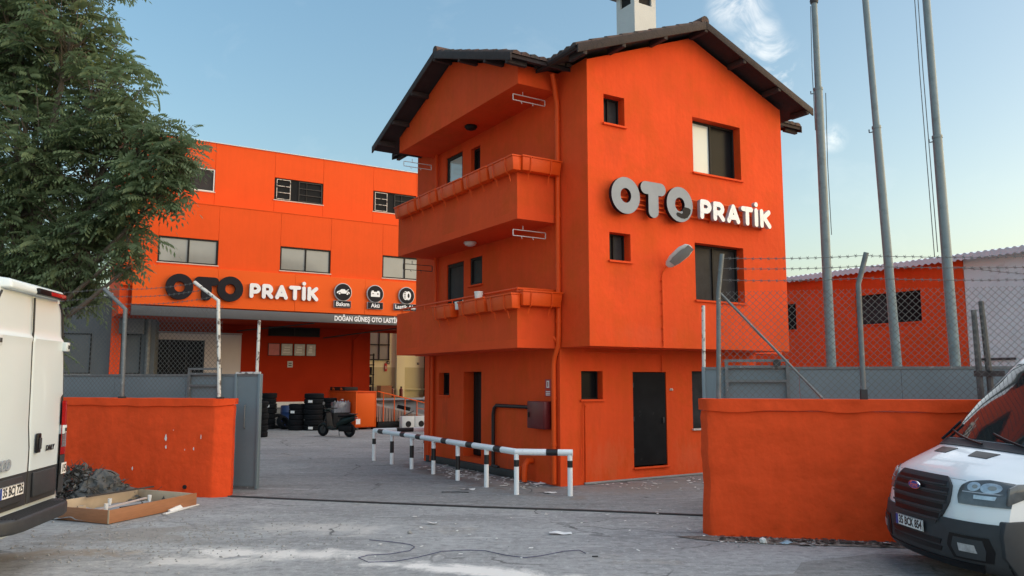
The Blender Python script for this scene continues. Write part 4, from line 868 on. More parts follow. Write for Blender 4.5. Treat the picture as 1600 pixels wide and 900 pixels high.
MB().tube([(.93, -.36, 1.02), (.98, -.2, 1.02), (1.02, 0, 1.0), (.98, .2, 1.02), (.93, .36, 1.02)], .018, 8).build("handlebar", "seat_vinyl", e)
for s in (-1, 1):
    mi = MB().tube([(1.0, .22*s, 1.03), (1.0, .30*s, 1.18)], .008, 6).build("mirror", "steel_dark", e); MB().lathe([(.055, -.012), (.06, 0), (.05, .012)], 12, (1.0, .30*s, 1.21), ax='x').build("glass", "lamp_lens", mi)
loft([(-.36, .84, .02, .015), (-.2, .83, .10, .02), (-.02, .84, .10, .02)]).build("carrier", "steel_dark", e)
MB().box(-.40, -.385, -.11, .11, .48, .66).build("number_plate", "plate_white", e); MB().box(-.34, -.28, -.07, .07, .66, .72).build("tail_light", "red_lens", e, bev=.01)
MB().tube([(-.25, -.14, .30), (.30, -.15, .27)], [.05, .035], 10).build("silencer", "steel_dark", e)
MB().box(-.15, .45, -.1, .12, .2, .42).build("engine", "seat_vinyl", e, bev=.04)
MB().tube([(.6, -.1, .26), (.68, -.22, .02)], .012, 6).build("kickstand", "steel_dark", e)
# ramp from the yard to the hall floor
e = empty("loading_ramp", lp(10.0, -1.0), LY, "concrete loading ramp with ribbed brown side rising to the hall", "ramp")
MB().hexa([(-.0, .02, .5), (4.6, .02, -.1), (4.6, 4.8, -.1), (-.0, 4.8, .5), (0, 0, 1.06), (4.6, 0, .02), (4.6, 4.8, .02), (0, 4.8, 1.06)]).build("deck", "concrete", e)
rb = MB()
for k in range(34):
    x = .02+.075*k; zt = 1.06-.226*x-.06; rb.box(x, x+.045, -.05 if k % 2 else -.02, -.002, .30, max(.34, zt-.02))
rb = rb.build("side_panel", "corrugated", e)
MB().box(0, 2.6, -.16, -.052, .06, .28).build("kerb", "black_frame", e, bev=.01)
e = empty("ramp_railing", lp(10.0, -1.06), LY, "thin red orange handrail along the loading ramp", "railing")
MB().tube([(0, 0, 1.58), (2.6, 0, .98)], .022, 8).build("handrail", "orange_sheet", e)
for x in (.28, .78, 1.28, 1.85, 2.45): MB().tube([(x, 0, .3), (x, 0, 1.58-.231*x)], .02, 6).build("post", "orange_sheet", e)
MB().tube([(1.9, 0, .84), (2.6, 0, .70)], .012, 6).build("lower_rail", "orange_sheet", e)
tyre(lp(11.45, -.55, .82), .30, "single tyre lying on the loading ramp", rot=(R(4), R(12), R(LY)), group=None)
e = empty("steel_bar", lp(10.9, -1.25, .42), LY, "dark steel bar leaning on the ramp handrail", "bar"); MB().tube([(0, 0, 0), (.75, .1, .30)], .025, 6).build("bar", "steel_dark", e)
for x, lab in ((10.85, "grey concrete block with round black hole, left of the pair below the ramp"), (11.45, "grey concrete block with round black hole, right of the pair beside the house")):
    e = empty("concrete_block", lp(x, -1.75), LY, lab, "block", "concrete blocks below the ramp")
    MB().box(0, .58, 0, .3, 0, .52).build("body", "chimney_render", e, bev=.012); MB().lathe([(.13, -.004), (.13, .002)], 20, (.29, 0, .20), ax='y').build("hole", "dark_interior", e)

# ------------------------------------------------------------------ black and white barrier rail
pw = [gpx(u, v) for u, v in ((584, 719), (612, 725.5), (643, 733), (677, 741), (715, 751), (760, 761.5), (807, 773), (891, 775))]
pw[0] = Vector((-3.55, 20.75, 0))
e = empty("barrier_rail", pw[0], 0, "black and white striped pipe barrier curving round the house", "barrier")
q = [p-pw[0] for p in pw]; RZ = .76; bk = Vector((-2.2, 21.35, 0))-pw[0]
rl = MB().tube([bk+Vector((0, 0, RZ)), Vector((.0, 0, RZ)), q[1]+Vector((0, 0, RZ))], .058, 14); 
rl.tube([p+Vector((0, 0, RZ)) for p in q[1:7]]+[q[7]+(q[7]-q[6]).normalized()*.05+Vector((0, 0, RZ))], .058, 14)
rl = rl.build("rail", "rail_white", e)
def band(a, bb, f, ln): 
    d = (bb-a).normalized(); c = a.lerp(bb, f); MB().tube([c-d*ln/2+Vector((0, 0, RZ)), c+d*ln/2+Vector((0, 0, RZ))], .0605, 14).build("band", "rail_black", rl)
for i, f in enumerate((.42, .60, .36, .5, .46, .42, .67)): band(q[i], q[i+1], f, .26 if i < 6 else .21)
band(q[0], bk, .55, .45)
for p, (b0, b1) in zip(q+[bk*.93], ((.42, .56), (.28, .56), (.26, .54), (.30, .56), (.22, .50), (.44, .62), (.50, .62), (.50, .62), (.4, .6))):
    po = MB().tube([p+Vector((0, 0, 0)), p+Vector((0, 0, RZ-.03))], .046, 14).build("post", "rail_white", e)
    MB().tube([p+Vector((0, 0, b0)), p+Vector((0, 0, b1))], .0485, 14).build("band", "rail_black", po)

# ------------------------------------------------------------------ boundary walls with mesh fences and gate leaves
def rough_wall(name, o, yaw, prof, h, label, cop, x_end, seed, amp=.012):
    """prof: plan polyline of the visible side (front then end face)"""
    e = empty(name, o, yaw, label, "wall")
    def strip(pts, z0, z1, out, nm, m, wavy=0):
        P = []
        for (x0, y0), (x1, y1) in zip(pts, pts[1:]):
            L_ = math.hypot(x1-x0, y1-y0); n = max(2, int(L_/.09))
            for k in range(n): P.append((x0+(x1-x0)*k/n, y0+(y1-y0)*k/n))
        P.append(pts[-1]); C_ = sum((Vector(p).to_2d() for p in P), Vector((0, 0)))/len(P)
        cum = list(range(len(P))); zs = [k/18 for k in range(19)] if z1-z0 > .5 else [0, .25, .5, .75, 1]
        N = []
        for i in range(len(P)):
            a, c = P[max(0, i-1)], P[min(len(P)-1, i+1)]; d = Vector((c[0]-a[0], c[1]-a[1])).normalized(); N.append(Vector((d.y, -d.x)))
        b = MB()
        def f(i, t):
            x, y = P[i]; z = z0+(z1-z0)*t
            zz = z + (wavy*noise.noise(Vector((x*1.6, y, seed*3.1))) if t == 0 else 0) + (.008*noise.noise(Vector((x*2.1, seed, 4))) if t == 1 else 0)
            k = amp*noise.noise(Vector((x*2.2, y*2.2+seed, z*2.2)))+amp*.5*noise.noise(Vector((x*7, seed, z*7)))+out
            return (x+N[i].x*k, y+N[i].y*k, zz)
        g = b.grid(f, cum, zs)
        b.grid(lambda i, t: Vector(f(i, 1)).lerp(Vector((P[i][0]-N[i].x*.34, P[i][1]-N[i].y*.34, z1)), t), cum, [0, 1])
        if out: b.grid(lambda i, t: Vector(f(i, 0)).lerp(Vector((P[i][0], P[i][1], f(i, 0)[2]-.004)), t), cum, [0, 1])
        bmesh.ops.remove_doubles(b.b, verts=b.b.verts[:], dist=.0005)
        return b.build(nm, m, e)
    strip(prof, 0, h-cop, 0, "wall_face", "orange_old_wall"); strip(prof, h-cop-.004, h, .034, "coping", "orange_old_wall", .05)
    return e
VO, VY = (-5.2, 14.25, 0), -14
lw = rough_wall("boundary_wall", VO, VY, [(-9, 0), (-.12, 0), (-.08, .01), (.16, .19), (.0, .52), (-.05, .55), (-9, .56)], 1.72, "orange rendered boundary wall with scuffs behind the wooden tray", .12, 0, 1)
# flaked paint scuffs on its face
sf = MB()
def scuff(x, z, w, h, s):
    pts = []
    for k in range(9):
        a = 2*math.pi*k/9; r = 1+.7*noise.noise(Vector((k*1.7, s, 0))); pts.append((x+w*r*math.cos(a), -.019, z+h*r*math.sin(a)))
    sf.prism(pts, (0, -.002, 0))
for i, (x, z, w, h) in enumerate(((-1.05, 1.02, .024, .055), (-1.04, .86, .014, .03), (-.33, 1.05, .007, .045), (-.47, .84, .010, .03), (-1.72, .46, .013, .035), (-.65, .82, .006, .012), (-.9, 1.16, .006, .008))): scuff(x, z, w, h, i*3.3)
sf.build("scuff", "plaster_white", lw)
MB().lathe([(.035, -.03), (.035, .005)], 12, (-.62, 0, .17), ax='y').build("weep_hole", "dark_interior", lw)
WO, WY = (2.649, 10.803, 0), -11
rw = rough_wall("boundary_wall", WO, WY, [(-.02, .42), (-.10, .22), (-.015, .02), (.03, 0), (9, 0)], 1.80, "orange rendered boundary wall with wavy coping behind the parked white van", .16, 0, 5, .030)
VMx = Matrix.Translation(VO) @ Matrix.Rotation(R(VY), 4, 'Z'); WMx = Matrix.Translation(WO) @ Matrix.Rotation(R(WY), 4, 'Z')
def chain_link(parent, x0, x1, z0, z1, y, cell=.082):
    b = MB(); h = z1-z0; r = .0019
    def wire(a, c, yo):
        a, c = Vector(a), Vector(c); d = (c-a).normalized(); s = Vector((-d.z, 0, d.x))*r*1.5; o = Vector((0, r*1.5, 0))
        A = [a+s+Vector((0, yo, 0)), a-s+Vector((0, yo, 0)), a+o+Vector((0, yo, 0))]; Bq = [q_+(c-a) for q_ in A]
        va = [b.b.verts.new(p) for p in A]; vb = [b.b.verts.new(p) for p in Bq]
        for k in range(3): b.b.faces.new((va[k], va[(k+1) % 3], vb[(k+1) % 3], vb[k]))
    for sg, yo in ((1, 0.0), (-1, .006)):
        n = int((x1-x0+h)/(cell*1.12))
        for k in range(n+1):
            xs = x0-h+k*cell*1.12 if sg > 0 else x0+k*cell*1.12
            xa, xb = (xs, xs+h) if sg > 0 else (xs, xs-h)       # at bottom, at top
            t0 = max(0, min(1, (x0-xa)/(xb-xa))); t1 = max(0, min(1, (x1-xa)/(xb-xa)))
            lo, hi = (min(t0, t1), max(t0, t1))
            if hi-lo < .01: continue
            # slight sag of the tired mesh, in short runs
            pts = []
            for q_ in range(9):
                t = lo+(hi-lo)*q_/8; x = xa+(xb-xa)*t; z = z0+h*t; pts.append((x, y+.025*noise.noise(Vector((x*.9, z*.9, 2.2))), z+.012*noise.noise(Vector((x*1.1, 7, z)))))
            for p_, q2 in zip(pts, pts[1:]): wire(p_, q2, yo)
    o = b.build("chain_link_mesh", "wire_metal", parent, smooth=False, recalc=False); o['kind'] = 'stuff'; return o
def barbed(parent, a, c, sag, seed):
    a, c = Vector(a), Vector(c); n = max(8, int((c-a).length/.1)); pts = []
    for k in range(n+1):
        t = k/n; p = a.lerp(c, t); p.z -= sag*4*t*(1-t); p.z += .006*noise.noise(Vector((k*.8, seed, 0))); pts.append(p)
    b = MB().tube(pts, .0042, 5)
    for k in range(1, n):
        p = pts[k]; s = random.uniform(-.6, .6)
        b.tube([p+Vector((-.012, -.004, -.024)), p+Vector((.012, .004, .024))], .0034, 4); b.tube([p+Vector((-.016, .004, .018)), p+Vector((.016, -.004, -.018))], .0034, 4)
    b.build("barbed_wire", "wire_metal", parent)
e = empty("chain_link_fence", VMx @ Vector((0, 0, 0)), VY, "chain link fence with bent posts on the wall beside the workshop", "fence")
def post(parent, base, kink, tip, r, m, nm="post"):
    b = MB().tube([base, kink, tip] if tip else [base, kink], r, 10).build(nm, m, parent); return b
p1 = post(e, (-2.165, .15, 1.70), (-2.20, .15, 3.38), (-2.68, .13, 3.78), .040, "galvanised"); p2 = post(e, (-.11, .15, 1.70), (-.215, .15, 3.50), (-.72, .13, 3.85), .034, "rusty_white")
MB().box(-2.215, -2.115, .10, .20, 1.715, 1.75).build("base_plate", "steel_dark", p1); MB().box(-.14, -.04, .10, .20, 1.715, 1.75).build("base_plate", "steel_dark", p2)
chain_link(e, -4.6, -.12, 1.76, 3.42, .17)
for k, (z0_, z1_, xo) in enumerate(((3.78, 3.83, 0), (3.63, 3.70, .2), (3.48, 3.56, .4))): barbed(e, (-2.66+xo, .12, z0_), (-.70+xo*.9, .12, z1_), .05, k); barbed(e, (-5.5, .12, z0_-.02), (-2.66+xo, .12, z0_), .05, k+9)
e = empty("chain_link_fence", WMx @ Vector((0, 0, 0)), WY, "chain link fence with barbed wire on the wall behind the parked van", "fence")
p1 = post(e, (.14, .10, 1.78), (.18, .10, 3.26), (.24, .05, 3.78), .032, "galvanised"); p2 = post(e, (1.99, .10, 1.76), (1.993, .10, 3.32), (2.10, .04, 3.74), .034, "galvanised")
post(e, (5.1, .10, 1.76), (5.1, .10, 3.32), (5.2, .04, 3.74), .034, "galvanised")
MB().box(1.952, 2.032, .06, .14, 1.79, 1.93).build("base_plate", "steel_dark", p2)
MB().tube([(.19, .13, 3.26), (1.49, .14, 1.80)], .017, 8).build("brace", "galvanised", e)
chain_link(e, .16, 5.1, 1.82, 3.26, .125)
for k, z in enumerate((3.70, 3.56, 3.40)): barbed(e, (.24, .06+.01*k, z+.02), (2.07, .05+.01*k, z), .02, k+20); barbed(e, (2.07, .05+.01*k, z), (5.2, .05+.01*k, z-.05), .04, k+30)
barbed(e, (3.2, .06, 3.52), (5.2, .06, 3.30), .03, 41)
# gate leaves
def gate(o, yaw, lab, x0, x1, top, fx0, fx1, endx):
    e = empty("sliding_gate", o, yaw, lab, "gate")
    n = max(1, round((x1-x0)/1.45)); w = (x1-x0)/n
    for k in range(n): MB().box(x0+w*k+.003, x0+w*(k+1)-.003, 0, .03, .06, top-.04).build("panel", "gate_grey", e, bev=.004, seg=1)
    fr = MB()
    fr.box(x0, x1, -.015, .05, top-.039, top); fr.box(x0, x1, -.015, .05, .02, .059); fr.build("frame_rail", "galvanised", e)
    for xx in endx: MB().box(xx-.025, xx+.025, -.03, .065, .018, top+.002).build("upright", "gate_grey", e, bev=.004)
    f = MB()
    for z in (top-.22, top+.004, top+.10): f.box(fx0, fx1, -.06, -.02, z-.02, z+.02)
    for x in (fx0, fx1): f.box(x-.025, x+.025, -.065, -.015, top-.5, top+.12)
    f.build("end_frame", "galvanised", e)
    return e
gt = gate((-4.81, 15.3, 0), -13, "grey sheet metal gate leaf with handle behind the tray wall", -6.5, 0, 2.17, -1.52, -.86, (-.02, -.52))
MB().tube([(-.28, -.03, 1.58), (-.28, -.07, 1.56), (-.28, -.07, 1.16), (-.28, -.03, 1.14)], .012, 8).build("handle", "galvanised", gt)
MB().tube([(-.10, .02, 2.17), (-.09, .02, 3.20)], .03, 8).build("post", "rusty_white", gt)
MB().box(-.52, 0, -.035, .0, 2.172, 2.21).build("top_cap", "rusty_white", gt)
gt2 = gate((3.0, 12.9, 0), -12, "grey sheet metal gate leaf behind the wall by the parked van", .07, 9, 2.26, .45, 1.38, (.09,))
MB().tube([(.10, .02, 2.20), (.12, .02, 3.26)], .028, 8).build("post", "rusty_white", gt2)
MB().lathe([(.06, -.03), (.06, .03)], 14, (1.22, -.08, 2.32), ax='y').build("roller", "steel_dark", gt2)
for x, x2, z, lab in ((3.70, 3.66, 3.02, "shorter dark leaning post at the end of the grey gate"), (3.86, 3.76, 3.14, "taller dark leaning post at the end of the grey gate")):
    e = empty("old_post", WMx @ Vector((x, .9, 0)), WY, lab, "post", "dark old posts behind the wall"); MB().tube([(0, 0, 0), ((x2-x)*.6, 0, 2.2), (x2-x, 0, z)], [.05, .043, .036], 8).build("post", "dark_post", e)
    MB().box(-.05+(x2-x)*.6, .12, -.05, .05, 2.1, 2.18).build("bracket", "steel_dark", e)

# ------------------------------------------------------------------ flagpoles
def flagpole(b0, t0, zj, ztop, r0, r1, lab, ropes, cap):
    b0, t0 = Vector(b0), Vector(t0); d = (t0-b0)/(t0.z)                # per metre of height
    e = empty("flagpole", b0, 0, lab, "flagpole", "flagpoles behind the grey gate"); at = lambda z: Vector((d.x*z, d.y*z, z))
    pl = MB().tube([at(0), at(zj)], [r0, r0*.86], 16).build("pole", "flagpole_paint", e); MB().tube([at(zj-.03), at(zj+.02)], r0*.95, 16).build("collar", "flagpole_paint", e)
    MB().tube([at(zj+.02), at(ztop)], [r1*1.08, r1], 16).build("upper_pole", "flagpole_paint", e)
    MB().tube([at(zj-.1)+Vector((-r0, 0, 0)), at(zj-.12)+Vector((-r0-.06, 0, .01)), at(zj-.1)+Vector((-r0-.06, 0, .05))], .012, 6).build("cleat", "steel_dark", e)
    if cap: MB().lathe([(r1*1.3, 0), (r1*1.5, .06), (r1*1.1, .14), (0, .17)], 14, at(ztop)).build("cap", "steel_dark", e)
    for xo, z1, z2 in ropes:
        MB().tube([at(z1)+Vector((-xo-.02, -.03, 0)), at((z1+z2)/2)+Vector((-xo-.03, -.03, 0)), at(z2)+Vector((-xo, -.03, 0))], .008, 5).build("rope", "dark_post", e)
    MB().box(-.2, .2, -.2, .2, 0, .03).build("base_plate", "steel_dark", e)
flagpole((6.41, 16, 0), (6.40, 16, 10.0), 8.1, 9.98, .098, .060, "leftmost flagpole, nearest the house, with dark cap", [(.09, 7.2, 9.9), (-.14, 5.0, 8.0)], True)
flagpole((7.32, 15, 0), (7.02, 15, 9.55), 6.95, 11.5, .09, .058, "middle flagpole leaning slightly towards the house", [], True)
flagpole((8.10, 14.5, 0), (7.955, 14.5, 9.3), 6.6, 11.5, .098, .066, "rightmost flagpole with two slack ropes", [(.155, 4.4, 11.4), (.22, 4.3, 11.3)], True)

# ------------------------------------------------------------------ shed on the right
SO = (11.335, 25, 0); e = empty("storage_shed", SO, 32, "low orange shed with dark windows and corrugated roof behind the flagpoles", "shed")
b = MB(); wall_open(b, hL(0), -2.95, 7, 0, 5.5, [(-1.66, .53, 3.80, 4.74), (2.83, 3.50, 3.79, 4.70)], .18); b.poly([(0, -2.95, 0), (9, -2.95, 0), (9, -2.95, 5.5), (0, -2.95, 5.5)]); b.build("wall", "orange_render", e)
window(e, hL(0), -1.66, .53, 3.80, 4.74, .16, panes=("dark_glass", "mesh_glass"), fw=.06); window(e, hL(0), 2.83, 3.50, 3.79, 4.70, .16, panes=("dark_glass",))
def corr_roof(y0, y1, e, z):
    b = MB(); n = int((y1-y0)/.035); ys = [y0+(y1-y0)*k/n for k in range(n+1)]
    b.grid(lambda y, x: (x, y, z+.06*0+.025*math.sin(y*2*math.pi/.19)+.10*(x+.3)), ys, [-.3, 9]); b.grid(lambda y, x: (x, y, z-.07+.025*math.sin(y*2*math.pi/.19)+.10*(x+.3)), ys, [-.3, 9])
    b.grid(lambda y, t: (-.3, y, z+.025*math.sin(y*2*math.pi/.19)-.17*t), ys, [0, 1]); return b.build("roof", "metal_roof", e)
corr_roof(-2.95, 7, e, 5.60)
MB().poly([(9, -2.95, 0), (9, 7, 0), (9, 7, 6.4), (9, -2.95, 6.4)]).build("wall", "orange_render", e)
e = empty("warehouse", SO, 32, "tall white rendered warehouse wall beyond the flagpoles and parked van", "warehouse")
MB().box(.03, 9, -16, -2.96, 0, 5.52).build("wall", "warehouse_white", e); corr_roof(-16, -2.955, e, 5.605)
MB().box(-.02, .03, -4.2, -3.2, 2.6, 2.66).build("pipe_clip", "steel_dark", e)
e = empty("neighbour_building", (-17.0, 31.5, 0), 20, "grey neighbouring building half hidden by the tree", "building")
MB().box(-6, 2.6, 0, 6, 0, 5.4).build("wall", "neighbour_grey", e)
for x in (-4.5, -2.6, -.7, 1.1): window(e, hF(-.02), x, x+1.0, 2.3, 3.9, .05, panes=("grey_glass",), sill="concrete")
MB().box(-6.1, 2.7, -.15, 6.1, 5.4, 5.55).build("roof", "metal_roof", e)
MB().tube([(2.35, -.1, 0), (2.35, -.1, 5.4)], .09, 8).build("drainpipe", "galvanised", e); MB().box(1.3, 2.2, -.5, -.1, 3.9, 4.5).build("awning", "fascia_grey", e)

# ------------------------------------------------------------------ white van, nose on, right
VANX, VANYAW = (4.27, 8.62, 0), 3
van = empty("panel_van", VANX, VANYAW, "white panel van with black grille and plate 35 BCK 854 parked along the wall", "van")
PROF = [(.34, .20), (.12, .23), (.03, .30), (.0, .42), (.0, .56), (.02, .70), (.045, .84), (.08, .96), (.12, 1.05), (.19, 1.12), (.34, 1.20), (.50, 1.27), (.64, 1.32), (.74, 1.36), (1.0, 1.59), (1.26, 1.83), (1.52, 2.06), (1.72, 2.24), (1.94, 2.37), (2.3, 2.46), (3.2, 2.52), (5.3, 2.52), (5.5, 2.46), (5.56, 2.2), (5.58, 1.2), (5.56, .36)]
def cat(p0, p1, p2, p3, t): return .5*((2*p1)+(-p0+p2)*t+(2*p0-5*p1+4*p2-p3)*t*t+(-p0+3*p1-3*p2+p3)*t*t*t)
def prof_at(s):
    n = len(PROF); i = max(0, min(n-2, int(s))); t = s-i; P = [PROF[max(0, min(n-1, i+k))] for k in (-1, 0, 1, 2)]
    return cat(P[0][0], P[1][0], P[2][0], P[3][0], t), cat(P[0][1], P[1][1], P[2][1], P[3][1], t)
def lerp_tab(tab, x):
    for (a, va), (b, vb) in zip(tab, tab[1:]):
        if x <= b: 
            t = max(0, (x-a)/(b-a)); return va+(vb-va)*t
    return tab[-1][1]
BOW = [(0, .30), (4, .30), (8, .34), (10, .34), (12, .26), (13, .20), (17, .10), (19, .03), (21, 0), (30, 0)]
WID = [(0, .94), (2, .985), (5, 1.0), (8, 1.0), (10, .985), (12, .985), (13, .97), (15, .93), (17, .87), (19, .83), (21, .85), (22, .85), (23, .88), (24, 1.0), (25, .99)]
CRN = [(0, 0), (7, .0), (8, .02), (9, .06), (11, .09), (13, .05), (14, .02), (18, .02), (20, .05), (22, .05), (23, 0), (30, 0)]
def VS(s, t, off=0.0):
    def base(s, t):
        x, z = prof_at(s); a = abs(t)
        return Vector((x+lerp_tab(BOW, s)*(.55*a**2.2+.45*a**6), t*lerp_tab(WID, s)*(1.0 if a < .97 else 1.0), z-lerp_tab(CRN, s)*(.4*a**2+.6*a**7)))
    p = base(s, t)
    if off:
        e = .02; ds = base(min(24.99, s+e), t)-base(max(0, s-e), t); dt = base(s, min(1, t+e))-base(s, max(-1, t-e)); n = dt.cross(ds)
        n.normalize()
        if n.x > .2 and s < 14: n = -n
        if s >= 14 and n.z < 0: n = -n
        p = p+n*off
    return p
body = MB(); ss = [k*.25 for k in range(0, 101)]; ts = [-1+k/14 for k in range(29)]
g = body.grid(lambda s, t: VS(s, t), ss, ts)
for j in (0, len(ts)-1):
    body.b.faces.new([g[i][j] for i in range(len(ss))])
van_body = body.build("body", "van_white", van)
def vpatch(name, m, rows, off, parent=van, nt=12, th=.03):
    """rows: (s, t0, t1) outline rows; a closed skin standing off the body"""
    b = MB(); F_, B_ = [], []
    for s, t0, t1 in rows:
        F_.append([b.b.verts.new(VS(s, t0+(t1-t0)*k/nt, off)) for k in range(nt+1)]); B_.append([b.b.verts.new(VS(s, t0+(t1-t0)*k/nt, off-th)) for k in range(nt+1)])
    n = len(rows)
    for i in range(n-1):
        for k in range(nt): b.b.faces.new((F_[i][k], F_[i+1][k], F_[i+1][k+1], F_[i][k+1]))
        for k in (0, nt): b.b.faces.new((F_[i][k], F_[i+1][k], B_[i+1][k], B_[i][k]))
    for i in (0, n-1):
        for k in range(nt): b.b.faces.new((F_[i][k], F_[i][k+1], B_[i][k+1], B_[i][k]))
    return b.build(name, m, parent)
def rows(s0, s1, f0, f1, n=10): return [(s0+(s1-s0)*k/n, f0(k/n), f1(k/n)) for k in range(n+1)]
lin = lambda *p: (lambda q: lerp_tab([(i/(len(p)-1), v) for i, v in enumerate(p)], q))
bump = vpatch("bumper", "bumper_plastic", rows(.05, 4.92, lin(-1, -1), lin(1, 1), 16), .022, nt=32, th=.06)
vpatch("lower_lip", "gloss_black", rows(1.2, 2.1, lin(-.8, -.85), lin(.8, .85), 4), .034, bump, nt=24)
for q in (2.55, 3.05): vpatch("intake_slot", "gloss_black", rows(q, q+.35, lin(-.42, -.45), lin(.42, .45), 3), .028, bump, nt=16)
grl = vpatch("grille", "bumper_plastic", rows(4.35, 8.25, lin(-.36, -.44, -.50, -.50, -.48, -.40), lin(.36, .44, .50, .50, .48, .40), 14), .030, nt=20, th=.05)
for k, q in enumerate((4.75, 5.4, 6.05, 6.7, 7.35)):
    w = lin(.40, .44, .475, .475, .43)(k/4)
    vpatch("slot", "gloss_black", rows(q, q+.34, lin(-w, -w), lin(w, w), 3), .033, grl, nt=18)
    vpatch("bar", "bumper_plastic", rows(q-.17, q-.03, lin(-w, -w), lin(w, w), 2), .050, grl, nt=18)
# oval badge
c0 = VS(6.75, 0, .06); bd_ = MB(); rim = MB()
def oval(b, ry, rz, x0, x1): 
    pts = [(c0.x-x0, c0.y+ry*math.cos(2*math.pi*k/28), c0.z+rz*math.sin(2*math.pi*k/28)) for k in range(28)]; b.prism(pts, (-(x1-x0), 0, 0)); return b
bdg = oval(MB(), .105, .044, 0, .012).build("badge", "chrome", grl); oval(MB(), .096, .037, .0125, .016).build("badge_face", "plate_blue", bdg)
text("badge_lettering", "Ford", .075, "chrome", bdg, (c0.x-.0175, c0.y, c0.z), (R(90), 0, R(-90)), .001, .001, 'CENTER', 1.0, .25)
for sg in (-1, 1):
    f = (lambda *p: lin(*[sg*q_ for q_ in p]))
    hl_ = vpatch("headlight", "lamp_lens", rows(6.05, 8.72, f(.60, .575, .575, .59, .65, .80), f(1.0, 1.0, 1.0, 1.0, 1.0, 1.0), 14), .012, nt=14, th=.02)
    def disc(nm, m_, s0, t0, rs, rt, off, pr): return vpatch(nm, m_, [(s0-rs*math.cos(math.pi*k/12), sg*(t0-rt*math.sin(math.pi*k/12)-.0005), sg*(t0+rt*math.sin(math.pi*k/12)+.0005)) for k in range(13)], off, pr, nt=6, th=.004)
    for t0, rs, rt in ((.845, .60, .075), (.71, .50, .058)):
        o_ = disc("reflector", "reflector", 7.62, t0, rs, rt, .0165, hl_); disc("lens", "grey_glass", 7.62, t0+.012, rs*.42, rt*.40, .020, hl_)
    vpatch("indicator", "reflector", rows(6.52, 6.82, f(.74, .735), f(.90, .905), 3), .0165, hl_, nt=6, th=.004)
    vpatch("trim", "sign_side", rows(6.98, 7.06, f(.62, .62), f(.92, .94), 2), .0175, hl_, nt=8, th=.004)
    MB().prism([(x, sg*.97, z) for x, z in ((.33, .87), (.5, .93), (.64, 1.01), (.62, 1.07), (.45, 1.07), (.36, 1.03))], (0, sg*.038, 0)).build("side_lens", "lamp_lens", hl_, bev=.006)
    # bumper returns along the sides as far as the wheel arch
    MB().prism([(x, sg*.93, z) for x, z in ((.40, .20), (.52, .19), (.64, .22), (.66, .40), (.70, .60), (.76, .735), (.5, .73), (.28, .725), (.25, .6), (.26, .40))], (0, sg*.102, 0)).build("corner_return", "bumper_plastic", bump, bev=.012)
    pod = vpatch("fog_lamp_bezel", "gloss_black", rows(2.35, 4.0, f(.58, .52, .55), f(.92, .94, .90), 8), .030, bump, nt=10)
    vpatch("bezel_rim", "bumper_plastic", rows(2.5, 3.8, f(.62, .575, .60), f(.87, .885, .86), 8), .036, pod, nt=10)
    vpatch("fog_lamp", "reflector", rows(2.95, 3.45, f(.66, .65), f(.82, .80), 4), .042, pod, nt=6, th=.01)
    vpatch("hood_vent", "gloss_black", rows(10.9, 11.75, f(.20, .16), f(.46, .50), 4), .006, nt=8, th=.02)
    # hood shut line and fender crease
    vpatch("seam", "print_black", [(8.22+.012*k, sg*.41, sg*.60) for k in range(3)], .0015, nt=8, th=.004)
    b = MB().tube([VS(13.9, sg*1.0)+Vector((0, -sg*.02, .02)), VS(13.9, sg*1.0)+Vector((.45, sg*.14, -.12))], .025, 8); b.hexa([(1.52, sg*1.04, 1.36), (1.62, sg*1.04, 1.36), (1.62, sg*1.22, 1.36), (1.52, sg*1.20, 1.36), (1.56, sg*1.04, 1.68), (1.64, sg*1.04, 1.68), (1.64, sg*1.21, 1.68), (1.56, sg*1.19, 1.68)]); b.build("mirror", "bumper_plastic", van, bev=.02)
ws = vpatch("windscreen", "windscreen", rows(13.25, 17.0, lin(-.89, -.86, -.83), lin(.89, .86, .83), 16), .010, nt=24, th=.02)
vpatch("cowl", "bumper_plastic", rows(12.55, 13.2, lin(-.88, -.9), lin(.88, .9), 5), .012, nt=24, th=.02)
for t0, t1, s1 in ((-.1, .78, 13.55), (-.85, -.12, 13.5)):
    a = VS(12.95, t0, .02); pts = [VS(12.95+(s1-12.95)*k/8, t0+(t1-t0)*k/8, .03) for k in range(9)]; MB().tube(pts, .012, 6).build("wiper", "gloss_black", van)
a_ = [VS(13.0+.85*k/6, .78-.06*k/6, .035) for k in range(7)]; MB().tube(a_, .016, 6).build("wiper", "gloss_black", van)
# cab interior silhouettes behind the glass are too dark to see; side windows
for sg in (-1, 1):
    m = lambda x, z, y: (x, sg*y, z)
    pts = [(1.20, 1.42), (2.45, 1.42), (2.45, 2.05), (1.75, 2.05)]
    MB().prism([(x, sg*(1.005-.10*(z-1.37)), z) for x, z in pts], (0, sg*.01, 0)).build("side_window", "windscreen", van)
    for x in (1.05, 4.5):
        w = MB().lathe([(.22, -.10), (.30, -.11), (.345, -.09), (.35, 0), (.345, .09), (.30, .11), (.22, .10)], 26, (x, sg*.90, .35), ax='y', closed=True).build("wheel", "tyre_rubber", van)
        MB().lathe([(0, -.07), (.2, -.09), (.225, -.03), (.225, .03), (.2, .09), (0, .07)], 18, (x, sg*.90, .35), ax='y').build("rim", "galvanised", w)
